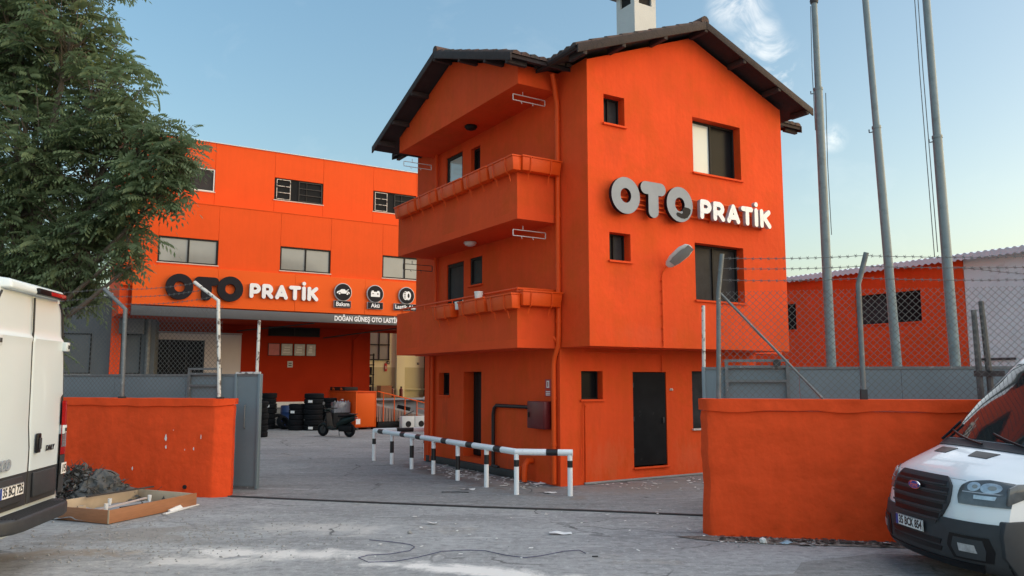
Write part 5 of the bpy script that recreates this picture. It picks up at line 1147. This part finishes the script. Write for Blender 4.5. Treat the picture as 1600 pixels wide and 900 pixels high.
# number plate
pc = VS(3.95, .04, .05); npz = empty("plate_anchor", (0, 0, 0), 0, "", "")
bpy.data.objects.remove(npz)
def number_plate(parent, c, w, h, rz, txt, rx=0):
    p = MB().box(-w/2, w/2, -.004, .004, -h/2, h/2).build("number_plate", "plate_white", parent, bev=.002, seg=1); p.location = c; p.rotation_euler = (rx, 0, rz)
    MB().box(-w/2+.006, -w/2+.05, -.0052, -.0042, -h/2+.006, h/2-.006).build("band", "plate_blue", p)
    t_ = text("characters", txt, h*.92, "print_black", p, (-w/2+.064, -.0055, 0), FRONT, .0008, .003, 'LEFT')
    wd = max(v.co.x for v in t_.data.vertices); t_.scale = ((w-.085)/wd, 1.08, 1)
    rimm = MB()
    for z in (-h/2+.003, h/2-.003): rimm.box(-w/2+.002, w/2-.002, -.0053, -.0043, z-.0022, z+.0022)
    for x in (-w/2+.003, w/2-.003): rimm.box(x-.0022, x+.0022, -.0054, -.0044, -h/2+.006, h/2-.006)
    rimm.build("border", "print_black", p); return p
number_plate(van, pc, .52, .115, R(-90), "35 BCK 854")
number_plate(van, pc, .01, .01, R(-90), "35") if False else None

# ------------------------------------------------------------------ white van seen from behind, left
V2Y = 189.5; V2O = (-5.335, 8.86, 0)
van2 = empty("cargo_van", V2O, V2Y, "tall white cargo van seen from behind with double doors and plate 35 BCJ 725", "van")
OUT = [(.42, .96), (.75, 1.0), (1.2, 1.01), (1.7, 1.005), (2.2, .965), (2.6, .925), (2.85, .895), (2.98, .86), (3.06, .78), (3.10, .62), (3.12, .3), (3.125, 0)]
def ow2(z):
    return lerp_tab(OUT, z)
full = [(-w, z) for z, w in OUT]+[(w, z) for z, w in OUT[-2::-1]]
def rearx(z): return .012*max(0, z-1)**1.6+.0
secs = [(.03, .97, 0), (.0, .985, 0)][::-1]
b = MB(); R_ = []
for x, k, dz in ((.015, .965, 0), (.025, .99, 0), (.06, 1.0, 0), (1, 1.0, 0), (4.3, 1.0, 0), (4.7, .99, .05)):
    R_.append([b.b.verts.new((x+rearx(z), y*k, .42+(z-.42)*(1 if k == 1.0 else (1-(1-k)*.6)))) for y, z in full])
for x, zt in ((5.5, 2.2), (6.0, 1.45), (6.7, 1.15), (6.85, .8)):
    R_.append([b.b.verts.new((x, y*.95, .42+(z-.42)*(zt-.42)/(3.125-.42))) for y, z in full])
for i in range(len(R_)-1):
    for k in range(len(full)): 
        kk = (k+1) % len(full); b.b.faces.new((R_[i][k], R_[i][kk], R_[i+1][kk], R_[i+1][k]))
b.b.faces.new(R_[0][::-1]); b.b.faces.new(R_[-1])
b.build("body", "van_white_dusty", van2)
def door_panel(side, z0, z1, m, nm, parent, x_off=0.0, inset=.05):
    zs = [z0+(z1-z0)*k/40 for k in range(41)]
    def seam(z):
        s_ = 0.0
        if z > 2.56: s_ = -.030
        elif z > 2.48: s_ = -.030*(z-2.48)/.08
        if z < 1.55: s_ = -.05*min(1, (1.55-z)/.25) if z > 1.2 else -.05
        return s_
    def f(z, q):
        ye = ow2(z)-inset-(.085 if z < 1.84 else 0)-(.10*max(0, (z-2.80)/.22)**2 if z > 2.8 else 0); s_ = seam(z)
        ya, yb = (s_-.006, -ye) if side > 0 else (s_+.006, ye); y = ya+(yb-ya)*q
        d = -.018+rearx(z)
        if z > 2.54: d += .026*min(1, (z-2.54)/.03)
        if 2.46 < z <= 2.54: d -= .012*math.sin(math.pi*(z-2.46)/.08)
        if 1.15 < z < 2.44: d -= .022*math.sin(math.pi*(z-1.15)/1.29)*math.sin(math.pi*min(1, q*1.0))
        ed = min(q, 1-q)*abs(yb-ya); d += .022*max(0, 1-ed/.03)**2
        return (d+x_off, y, z)
    b = MB(); qs = [0, .012, .03, .06, .12, .25, .4, .55, .7, .82, .9, .95, .975, .99, 1]
    g = b.grid(f, zs, qs); bk_ = b.grid(lambda z, q: (f(z, q)[0]+.05, f(z, q)[1], z), zs, qs)
    for i in range(40):
        for j in (0, len(qs)-1): b.b.faces.new((g[i][j], g[i+1][j], bk_[i+1][j], bk_[i][j]))
    for i in (0, 40):
        for j in range(len(qs)-1): b.b.faces.new((g[i][j], g[i][j+1], bk_[i][j+1], bk_[i][j]))
    return b.build(nm, m, parent)
doors = {}
for sd in (1, -1):
    d = door_panel(sd, 1.055, 3.0, "van_white_dusty", "rear_door", van2); doors[sd] = d
    cl = door_panel(sd, .70, 1.05, "bumper_plastic", "lower_cladding", d)
    y0, y1 = (-.14, -.78) if sd > 0 else (.14, .78)
    MB().hexa([(-.05, y0, .76), (-.05, y1, .76), (-.02, y1, .76), (-.02, y0, .76), (-.045, y0, 1.03), (-.045, y1*.97, 1.03), (-.02, y1*.97, 1.03), (-.02, y0, 1.03)]).build("recess_panel", "gloss_black" if False else "bumper_plastic", cl, bev=.02)
    for z in (2.45, 1.45):
        y = -sd*(ow2(z)-.045); MB().box(-.045, .03, y-.06, y+.06, z-.05, z+.06).build("hinge", "van_white_dusty", d, bev=.012)
        MB().box(-.052, -.044, y-.03, y+.01, z-.02, z+.025).build("hinge_bolt", "steel_dark", d)
def seam_y(z): return -.030*max(0, min(1, (z-2.48)/.08))-.05*max(0, min(1, (1.55-z)/.25))
sl_ = MB(); zs_ = [.72+2.25*k/30 for k in range(31)]
sl_.tube([(-.006+rearx(z), seam_y(z), z) for z in zs_], .011, 6)
for sg in (-1, 1): sl_.tube([(-.002+rearx(z), sg*(ow2(z)-.046-(.10*max(0, (z-2.80)/.22)**2 if z > 2.8 else 0)), z) for z in zs_], .011, 6)
sl_.build("door_seal", "print_black", van2)
dr = doors[1]
hnd = MB().box(-.062, -.03, -.24, -.14, 1.24, 1.46).build("handle", "gloss_black", dr, bev=.035, seg=3); MB().box(-.078, -.06, -.215, -.165, 1.28, 1.41).build("grip", "bumper_plastic", hnd, bev=.012)
text("lettering", "DAILY", .085, "print_black", dr, (-.036, -.44, 1.27), (R(90), 0, R(-90)), .003, .002, 'LEFT', 1.0, .12)
tl = text("lettering", "IVECO", .15, "sign_grey", doors[-1], (-.04, .45, 1.17), (R(90), 0, R(-90)), .004, .006, 'RIGHT', 1.0, .12)
number_plate(doors[-1], (-.056, .42, .90), .56, .125, R(-90), "35 BCJ 725")
for sg in (-1, 1):
    z0, z1 = 1.16, 1.80; b = MB(); zs = [z0+(z1-z0)*k/8 for k in range(9)]
    def tl_f(z, q): 
        y = ow2(z)-.125+.15*min(1, q*1.4); x = -.045+rearx(z)+.012*(1-min(1, q*3))+(.22*max(0, (q-.6)/.4)); return (x, -sg*(-y) if False else sg*y, z)
    b.grid(tl_f, zs, [0, .2, .4, .55, .7, .85, 1]); t_ = b.build("tail_light", "red_lens", van2)
    b = MB(); b.grid(lambda z, q: (tl_f(z, q)[0]-.004, tl_f(z, q)[1]+sg*.002, z), [1.25, 1.30, 1.36, 1.42], [.05, .2, .4, .55, .7]); b.build("reversing_lens", "chrome", t_)
    b = MB(); b.grid(lambda z, q: (tl_f(z, q)[0], tl_f(z, q)[1], z), [.72, .8, .9, 1.0, 1.10, 1.155], [0, .2, .4, .55, .7, .85, 1]); b.build("corner_trim", "bumper_plastic", van2)
    MB().box(-.035, -.021, sg*(.955)-.03, sg*(.955)+.03, .74, .84).build("reflector", "red_lens", van2)
stk = MB().box(-.056, -.050, -1.03, -.89, .93, 1.06).build("speed_sticker", "plate_white", van2); text("characters", "15", .12, "print_black", stk, (-.058, -.96, .99), (R(90), 0, R(-90)), .001, .003, 'CENTER')
st_ = MB(); pts = [(-.25, -.50), (-.22, -.68), (-.13, -.82), (.0, -.90), (.05, -.92), (.05, .92), (.0, .90), (-.13, .82), (-.22, .68), (-.25, .50)]
st_.prism([(x, y, .50) for x, y in pts], (0, 0, .15)); st_ = st_.build("bumper", "bumper_plastic", van2, bev=.03, seg=3)
tr = MB()
for i in range(7):
    for j in range(40):
        x, y = -.22+.033*i, -.65+.033*j; tr.box(x, x+.016, y, y+.026, .651, .657)
tr.build("tread", "bumper_plastic", st_)
# roof lip with high level brake light
lp_ = MB().hexa([(-.05, -.72, 3.0), (-.05, .72, 3.0), (.25, .86, 3.0), (.25, -.86, 3.0), (-.02, -.70, 3.105), (-.02, .70, 3.105), (.25, .80, 3.135), (.25, -.80, 3.135)]).build("roof_lip", "van_white_dusty", van2, bev=.03, seg=3)
bl = MB().box(-.075, -.01, -.66, .10, 3.0, 3.07).build("brake_light_housing", "gloss_black", lp_, bev=.012); MB().box(-.082, -.074, -.62, -.20, 3.013, 3.057).build("brake_light", "red_lens", bl, bev=.004)
for y in (-.82, .82):
    for x in (1.3, 5.4):
        w = MB().lathe([(.22, -.10), (.30, -.11), (.345, -.09), (.36, 0), (.345, .09), (.30, .11), (.22, .10)], 24, (x, y, .36), ax='y', closed=True).build("wheel", "tyre_rubber", van2)
        MB().lathe([(0, -.05), (.2, -.07), (.225, 0), (.2, .07), (0, .05)], 16, (x, y, .36), ax='y').build("rim", "steel_dark", w)
MB().box(.3, 4.5, -.6, .6, .34, .50).build("chassis", "black_frame", van2)

# ------------------------------------------------------------------ tree behind the left wall
def tree(name, base, height, blobs, label, n_leaf, seed, leaf_len, trunk_r):
    rnd = random.Random(seed)
    e = empty(name, base, 0, label, "tree"); B = Vector(base)
    tb = MB()
    fork = Vector((.15, -.1, height*.26))
    tb.tube([(0, 0, -.1), (.03, .02, .6), (.08, -.05, height*.14), fork], [trunk_r*1.35, trunk_r*1.05, trunk_r*.95, trunk_r*.85], 12)
    trunk = tb.build("trunk", "bark", e)
    V, Fc = [], []
    br = MB()
    def leaf(p, d, ln):
        # pinnate leaf: drooping rachis with paired leaflets
        side = d.cross(Vector((0, 0, 1)))
        if side.length < .05: side = Vector((1, 0, 0))
        side.normalize(); up = side.cross(d).normalized(); roll = rnd.uniform(-1.2, 1.2); side = side*math.cos(roll)+up*math.sin(roll)
        k = 6; droop = rnd.uniform(.25, .6)
        for i in range(1, k+1):
            t = i/k; q = p+d*ln*t+Vector((0, 0, -droop*ln*t*t)); tang = (d+Vector((0, 0, -2*droop*t))).normalized()
            w = ln*(.38-.16*abs(t-.45))
            for s in ((-1, 1) if i < k else (0,)):
                dd = (tang*.45+side*s*.85+Vector((0, 0, -.35))).normalized() if s else tang
                wd = dd.cross(up if abs(dd.dot(up)) < .9 else side).normalized()*w*.20
                a = len(V); m_ = q+dd*w*.45
                V.extend([q, m_+wd, q+dd*w, m_-wd]); Fc.append((a, a+1, a+2, a+3))
    tot = sum(r**2 for _, r in blobs)
    for c, r in blobs:
        c = Vector(c)-B
        st = fork+Vector((rnd.uniform(-.1, .1), rnd.uniform(-.1, .1), rnd.uniform(-.4, .4)))
        mid = st.lerp(c, .5)+Vector((rnd.uniform(-.3, .3), rnd.uniform(-.3, .3), rnd.uniform(.0, .5)))
        br.tube([st, st.lerp(mid, .5)+Vector((0, 0, .1)), mid, c], [trunk_r*.5, trunk_r*.38, trunk_r*.26, trunk_r*.12], 7)
        nt = max(3, int(n_leaf*r*r/tot/8))
        for k in range(nt):
            d = Vector((rnd.gauss(0, 1), rnd.gauss(0, 1), rnd.gauss(.15, .9))).normalized(); rad = r*rnd.uniform(.2, 1.25)**.6
            tip = c+d*rad; 
            root = c.lerp(mid, rnd.uniform(0, .35))
            m2 = root.lerp(tip, .55)+Vector((rnd.uniform(-.12, .12), rnd.uniform(-.12, .12), .12))
            br.tube([root, m2, tip], [trunk_r*.09, trunk_r*.055, .006], 5)
            dr_ = (tip-m2).normalized()
            for q in range(rnd.randint(6, 10)):
                t = rnd.random(); p = m2.lerp(tip, .15+.85*t)
                az = rnd.uniform(0, 2*math.pi); ld = (dr_*.5+Vector((math.cos(az), math.sin(az), rnd.uniform(-.25, .45)))).normalized()
                leaf(p, ld, leaf_len*rnd.uniform(.65, 1.15))
    br.build("branches", "bark", trunk)
    me = bpy.data.meshes.new("crown"); me.from_pydata([tuple(v) for v in V], [], Fc); me.materials.append(MATS["leaf"]); o = bpy.data.objects.new("crown", me); col.objects.link(o); o.parent = e
    return e
def at(u, v, y):
    d = Vector(sdir(u, v)); return Vector((d.x, d.y, d.z))*(y/d.y)+Vector((0, 0, 2.05))
BL = [(at(20, 30, 17.5), 1.5), (at(110, 60, 17.2), 1.25), (at(-60, 120, 17.5), 1.9), (at(60, 150, 18), 1.6), (at(165, 130, 17), 1.0), (at(195, 190, 16.8), .85), (at(60, 240, 16.8), 1.4), (at(165, 260, 17), 1.15), (at(245, 245, 16.5), .9), (at(270, 250, 16.3), .62), (at(230, 215, 16.5), .7), (at(215, 300, 16.4), .65), (at(20, 330, 17.2), 1.3), (at(120, 340, 17), 1.1), (at(185, 325, 16.6), .6), (at(255, 300, 16.2), .5), (at(215, 375, 16.5), .55), (at(150, 405, 17), .75), (at(60, 420, 17.4), 1.1), (at(-20, 420, 17.4), 1.2), (at(70, 500, 17.8), .6), (at(205, 415, 16.3), .28), (at(30, 480, 17.2), .85), (at(105, 460, 17.0), .6), (at(70, 545, 17.2), .55), (at(-30, 560, 17.4), 1.0), (at(140, 455, 17.2), .4), (at(100, 400, 17), .8), (at(130, -60, 17.4), 1.2), (at(20, -110, 17.6), 1.6), (at(-120, 0, 18), 1.9), (at(-130, 260, 18), 1.8)]
tree("broadleaf_tree", (-11.0, 17.6, 0), 11, [(tuple(c), r) for c, r in BL], "large dark green tree with feathery leaves leaning over the left wall", 12500, 11, .44, .20)

# ------------------------------------------------------------------ wooden tray and rubbish by the left wall
TA, TB_, TC = Vector((-6.75, 12.35, 0)), Vector((-5.76, 11.64, 0)), Vector((-5.18, 13.35, 0))
u1 = (TA-TB_); u2 = (TC-TB_); l1, l2 = u1.length+.15, u2.length
tang = math.degrees(math.atan2(u2.y, u2.x))
e = empty("wooden_tray", TB_, tang, "shallow open wooden tray of brown laminate boards full of dusty scraps", "tray")
M3 = Matrix.Rotation(R(-tang), 3, 'Z'); a1 = (M3 @ u1).normalized()*l1; a1 = Vector((a1.x*.25, a1.y, 0)); hh = .20
def tboard(p, q, th, m, zt=hh, z0=.01):
    p, q = Vector(p), Vector(q); d = (q-p).normalized(); n = Vector((-d.y, d.x, 0))*th
    return MB().hexa([(*(p).xy, z0), (*(q).xy, z0), (*(q+n).xy, z0), (*(p+n).xy, z0), (*(p).xy, zt), (*(q).xy, zt+.01), (*(q+n).xy, zt+.01), (*(p+n).xy, zt)]).build("side_board", m, e, bev=.003)
X2 = Vector((l2, 0, 0))
tboard((0, 0, 0), X2, .022, "tray_wood"); tboard(a1, (0.0, 0.024, 0), .022, "tray_wood", hh-.008); tboard(X2+Vector((0, .024, 0)), X2+a1, .022, "raw_wood"); tboard(X2+a1, a1+Vector((.022, 0, 0)), .022, "raw_wood", hh+.02)
MB().poly([(.02, .02, .012), (l2-.02, .02, .012), (l2+a1.x, a1.y-.02, .012), (a1.x+.02, a1.y-.02, .012)]).build("base_board", "grey_dust", e)
MB().box(-.004, .002, -.006, .02, .012, hh+.002).build("corner_strip", "raw_wood", e)
def in_tray(name, lab, cat_, x, y, z, rz, fn, group=None):
    p = TB_+Matrix.Rotation(R(tang), 3, 'Z') @ Vector((x, y, z)); t_ = empty(name, p, tang+rz, lab, cat_, group); fn(t_); return t_
in_tray("plank", "long pink painted lath lying across the wooden tray", "lath", .15, .35, .15, 12, lambda t: MB().box(0, 1.25, 0, .05, 0, .02).build("board", "sill_stone", t))
in_tray("plank", "dark lath lying along the wall edge of the wooden tray", "lath", .75, a1.y-.12, .225, -4, lambda t: MB().box(0, 1.3, 0, .05, 0, .02).build("board", "twig", t))
in_tray("plank", "short dark lath resting on the front board of the wooden tray", "lath", .5, .28, .14, -8, lambda t: MB().box(0, .9, 0, .035, 0, .02).build("board", "twig", t))
def dust(t):
    b = MB(); b.grid(lambda x, y: (x, y, .03+.11*max(0, noise.noise(Vector((x*2.2, y*2.2, 3))))+.02*noise.noise(Vector((x*9, y*9, 1)))), [.03+(l2-.08)*k/40 for k in range(41)], [.03+(a1.y-.08)*k/30 for k in range(31)]); b.build("heap", "grey_dust", t)
in_tray("dust_heap", "grey plaster dust and grit filling the wooden tray", "dust", 0, 0, .0, 0, dust)['kind'] = 'stuff'
for i, (x, y, h_, lab) in enumerate(((.22, .28, .12, "white plastic fitting nearest the front corner of the tray"), (.75, .75, .10, "white plastic fitting in the middle of the tray"), (1.25, .45, .10, "white plastic fitting near the long front board of the tray"))):
    in_tray("plastic_fitting", lab, "fitting", x, y, .13, i*40, lambda t, h_=h_: (MB().lathe([(.022, 0), (.028, h_*.5), (.03, h_), (.018, h_), (.016, h_*.6)], 12).build("tube", "plate_white", t), MB().box(-.03, .03, -.012, .012, h_*.55, h_*.75).build("tab", "plate_white", t)), "white plastic fittings in the tray")
def blocks(t):
    for k in range(6): MB().box(.06*k-.2, .06*k-.165, random.uniform(-.05, .05), random.uniform(.06, .09), 0, random.uniform(.05, .10)).build("offcut", "raw_wood", t)
in_tray("wood_offcuts", "small pale wood offcuts standing at the left end of the tray", "offcuts", .25, .80, .10, 70, blocks)
in_tray("wood_strip", "splintered white lath on the ground before the tray", "lath", .95, -.16, .004, 10, lambda t: (MB().box(0, .95, 0, .06, 0, .018).build("board", "plate_white", t, bev=.002), MB().hexa([(.2, .05, .018), (.55, .05, .018), (.55, .10, .018), (.2, .10, .018), (.2, .06, .04), (.5, .07, .07), (.5, .09, .07), (.2, .09, .04)]).build("splinter", "plate_white", t)))
# brushwood heap and sack
e = empty("brushwood_heap", (-7.55, 13.95, 0), 0, "tangled heap of dark twigs and dry leaves between van and wall", "heap")
rnd = random.Random(5); b = MB()
for k in range(420):
    r = abs(rnd.gauss(0, .46)); a = rnd.uniform(0, 6.28); z = max(.02, (.62-r*.62)*rnd.random()); p = Vector((r*math.cos(a)*1.5, r*math.sin(a)*.6, z)); d = Vector((rnd.gauss(0, 1), rnd.gauss(0, .6), rnd.gauss(.15, .5))).normalized()*rnd.uniform(.1, .34)
    b.tube([p, p+d*.5+Vector((0, 0, rnd.uniform(-.03, .05))), p+d], [.008, .006, .003], 4)
o = b.build("twigs", "twig", e); o['kind'] = 'stuff'
b = MB()
for k in range(1200):
    r = abs(rnd.gauss(0, .50)); a = rnd.uniform(0, 6.28); p = Vector((r*math.cos(a)*1.5+.1, r*math.sin(a)*.6, max(.02, (.60-r*.6)*rnd.random()**.6))); d = Vector((rnd.gauss(0, 1), rnd.gauss(0, 1), rnd.gauss(0, .7))).normalized(); s = d.orthogonal().normalized(); L_ = rnd.uniform(.05, .13)
    b.poly([p, p+d*L_*.5+s*L_*.25, p+d*L_, p+d*L_*.5-s*L_*.25])
o = b.build("dry_leaves", "grey_sack", e, recalc=False); o['kind'] = 'stuff'
e = empty("crumpled_sack", (-7.05, 13.95, 0), 20, "crumpled dark grey sack slumped against the orange wall", "sack")
b = MB(); b.grid(lambda t, a: tuple((Vector((math.cos(a)*.40, math.sin(a)*.28, 0))*(math.sin(math.pi*(.08+.92*t)*.5+.0)**.8 if t > 0 else 0.02))*(1+.42*noise.noise(Vector((math.cos(a)*2.2, math.sin(a)*2.2, t*3)))+.30*noise.noise(Vector((math.cos(a)*5, math.sin(a)*5, t*6)))+.16*noise.noise(Vector((math.cos(a)*12, math.sin(a)*12, t*14))))+Vector((0, 0, .50*(1-t)**.8*(1+.2*noise.noise(Vector((a*1.3, t*3, 5))))))), [k/22 for k in range(23)], [2*math.pi*k/48 for k in range(49)])
bmesh.ops.remove_doubles(b.b, verts=b.b.verts[:], dist=.001); b.build("cloth", "grey_sack", e)

# ------------------------------------------------------------------ loose stones, paper, cable, gravel
def stone_mesh(b, p, r, s, flat=.6):
    vs = []
    m = bmesh.ops.create_icosphere(b.b, subdivisions=1, radius=1)
    for v in m['verts']:
        k = 1+.35*noise.noise(v.co*1.4+Vector((s, s*2, 0))); v.co = Vector((v.co.x*r*k, v.co.y*r*k*.8, v.co.z*r*k*flat+r*flat*.7))+p
for i, (u, v, r, lab, m) in enumerate(((68, 804, .11, "pale broken stone beside the van's rear step", "stone"), (100, 768, .08, "pale stone between the van and the tray", "plaster_white"), (112, 773, .07, "flat pale rubble piece behind the first stone by the tray", "plaster_white"), (105, 812, .045, "small white rubble lump at the tray's left corner", "plaster_white"), (1192, 849, .05, "crumpled white paper lump at the foot of the right wall", "paper"), (640, 834, .04, "small pale stone lying on the open drive", "stone"))):
    p = gpx(u, v); e = empty("loose_stone" if m != "paper" else "paper_lump", p, i*40, lab, "stone" if m != "paper" else "paper"); b = MB(); stone_mesh(b, Vector((0, 0, 0)), r, i*2.3, .65 if m != "paper" else 1.0); b.build("lump", m, e, smooth=False)
def scrap(u, v, w, d, rz, lab, m="paper"):
    e = empty("paper_scrap", gpx(u, v)+Vector((0, 0, .012)), rz, lab, "paper"); b = MB(); b.grid(lambda x, y: (x, y, .012+.025*noise.noise(Vector((x*9, y*9, u)))), [w*(k/8-.5) for k in range(9)], [d*(k/6-.5) for k in range(7)]); b.build("sheet", m, e)
scrap(876, 835, .30, .10, 4, "white paper scrap lying on the drive before the rail end"); scrap(860, 771, .22, .12, 20, "white paper scrap at the foot of the seventh rail post"); scrap(845, 757, .30, .18, 40, "white plaster sheet scraps beside the waste pipe", "plaster_white"); scrap(730, 766, .3, .08, -8, "pale paper strip on the yard before the rail", "plaster_white"); scrap(675, 819, .14, .1, 0, "small pale paper scrap near the gate track", "plaster_white")
scrap(1228, 850, .16, .1, 30, "torn pale blue paper among the dirt below the right wall", "pale_blue_paper"); scrap(1262, 853, .2, .06, 10, "short grey card strip among the dirt below the right wall", "concrete"); scrap(1388, 852, .14, .1, 60, "white paper scraps beside the parked van's far front corner")
cp = [gpx(u, v)+Vector((0, 0, .012)) for u, v in ((577, 845), (610, 848), (640, 852), (648, 856), (640, 862), (610, 867), (575, 869), (560, 873), (575, 880), (615, 879), (650, 873), (690, 863), (730, 861), (758, 862), (790, 869), (820, 873), (845, 870), (880, 863), (905, 861), (915, 866))]
e = empty("cable", cp[0], 0, "thin dark blue cable snaking over the drive", "cable"); MB().tube([p-cp[0] for p in cp], .0042, 6).build("cable", "cable_blue", e)
e = empty("cable_stub", gpx(925, 871)+Vector((0, 0, .012)), 0, "short dark cable stub beyond the end of the blue cable", "cable"); MB().tube([(0, 0, 0), (.07, -.01, .004)], .008, 6).build("cable", "print_black", e)
e = empty("wire_piece", gpx(690, 770)+Vector((0, 0, .014)), 0, "dark wire piece lying on the yard before the rail", "wire"); MB().tube([(0, 0, 0), (.3, -.02, .005), (.5, -.03, 0)], .008, 6).build("wire", "print_black", e)
rnd = random.Random(9); b = MB()
def pebbles(n, fx, r0, r1):
    for k in range(n):
        x, y = fx(); r = rnd.uniform(r0, r1)*rnd.random()**.5; p = Vector((x, y, .004)); h_ = r*.8
        vs = [b.b.verts.new(p+Vector((r*math.cos(a+k)*rnd.uniform(.7, 1.2), r*math.sin(a+k)*rnd.uniform(.7, 1.2), 0))) for a in (0, 1.57, 3.14, 4.71)]; t_ = b.b.verts.new(p+Vector((0, 0, h_)))
        for i in range(4): b.b.faces.new((vs[i], vs[(i+1) % 4], t_))
pebbles(900, lambda: (rnd.gauss(-4.8, 1.0), rnd.gauss(10.6, .8)), .008, .028)
pebbles(500, lambda: (rnd.uniform(-6, -2), rnd.uniform(9.2, 13)), .006, .02)
pebbles(250, lambda: (rnd.uniform(-3, 3), rnd.uniform(8.8, 13)), .004, .014)
pebbles(300, lambda: (rnd.uniform(2.6, 4.6), 10.62-.2*0 + rnd.gauss(-.05, .12)-(.19*rnd.random())), .008, .03)
o = b.build("gravel", "stone", smooth=False, recalc=False); tag(o, "loose grit and small stones scattered over the drive", "gravel", kind='stuff')
b = MB(); rnd = random.Random(12)
def flakes(n, f, s):
    for k in range(n):
        x, y = f(); a = rnd.uniform(0, 6.28); L_ = s*rnd.uniform(.3, 1.0); w = L_*rnd.uniform(.3, .8); d = Vector((math.cos(a), math.sin(a), rnd.uniform(-.05, .1))); q_ = Vector((-d.y, d.x, rnd.uniform(-.1, .1))); p = Vector((x, y, .014+rnd.random()*.012)); b.prism([p-d*L_-q_*w*.7, p+d*L_*.8-q_*w, p+d*L_+q_*w*.6, p-d*L_*.6+q_*w], (0, 0, .004))
hx = lambda x, y: tuple(hp(x, y, 0).xy)
flakes(150, lambda: hx(rnd.gauss(-.55, .28), rnd.uniform(.1, 4.6)), .055); flakes(60, lambda: hx(rnd.uniform(.8, 3.6), rnd.gauss(-.8, .4)), .05); flakes(45, lambda: (rnd.uniform(-2, 3), rnd.uniform(9, 13)), .035)
o = b.build("plaster_flakes", "plaster_white", smooth=False); tag(o, "white plaster flakes scattered at the foot of the house", "flakes", kind='stuff')
b = MB(); rnd = random.Random(21)
for k in range(260):
    t = rnd.random(); x, y = 2.7+2.4*t, 10.72-.47*t*1.0+rnd.gauss(-.10, .09); a = rnd.uniform(0, 6.28); d = Vector((math.cos(a), math.sin(a), 0))*rnd.uniform(.02, .07); q_ = Vector((-d.y, d.x, .15*d.length))*.4; p = Vector((x, y, .016+.015*rnd.random())); b.poly([p-d, p-q_, p+d, p+q_])
o = b.build("dry_leaves", "twig", smooth=False, recalc=False); tag(o, "dry leaves and dirt along the foot of the right wall", "leaves", kind='stuff')
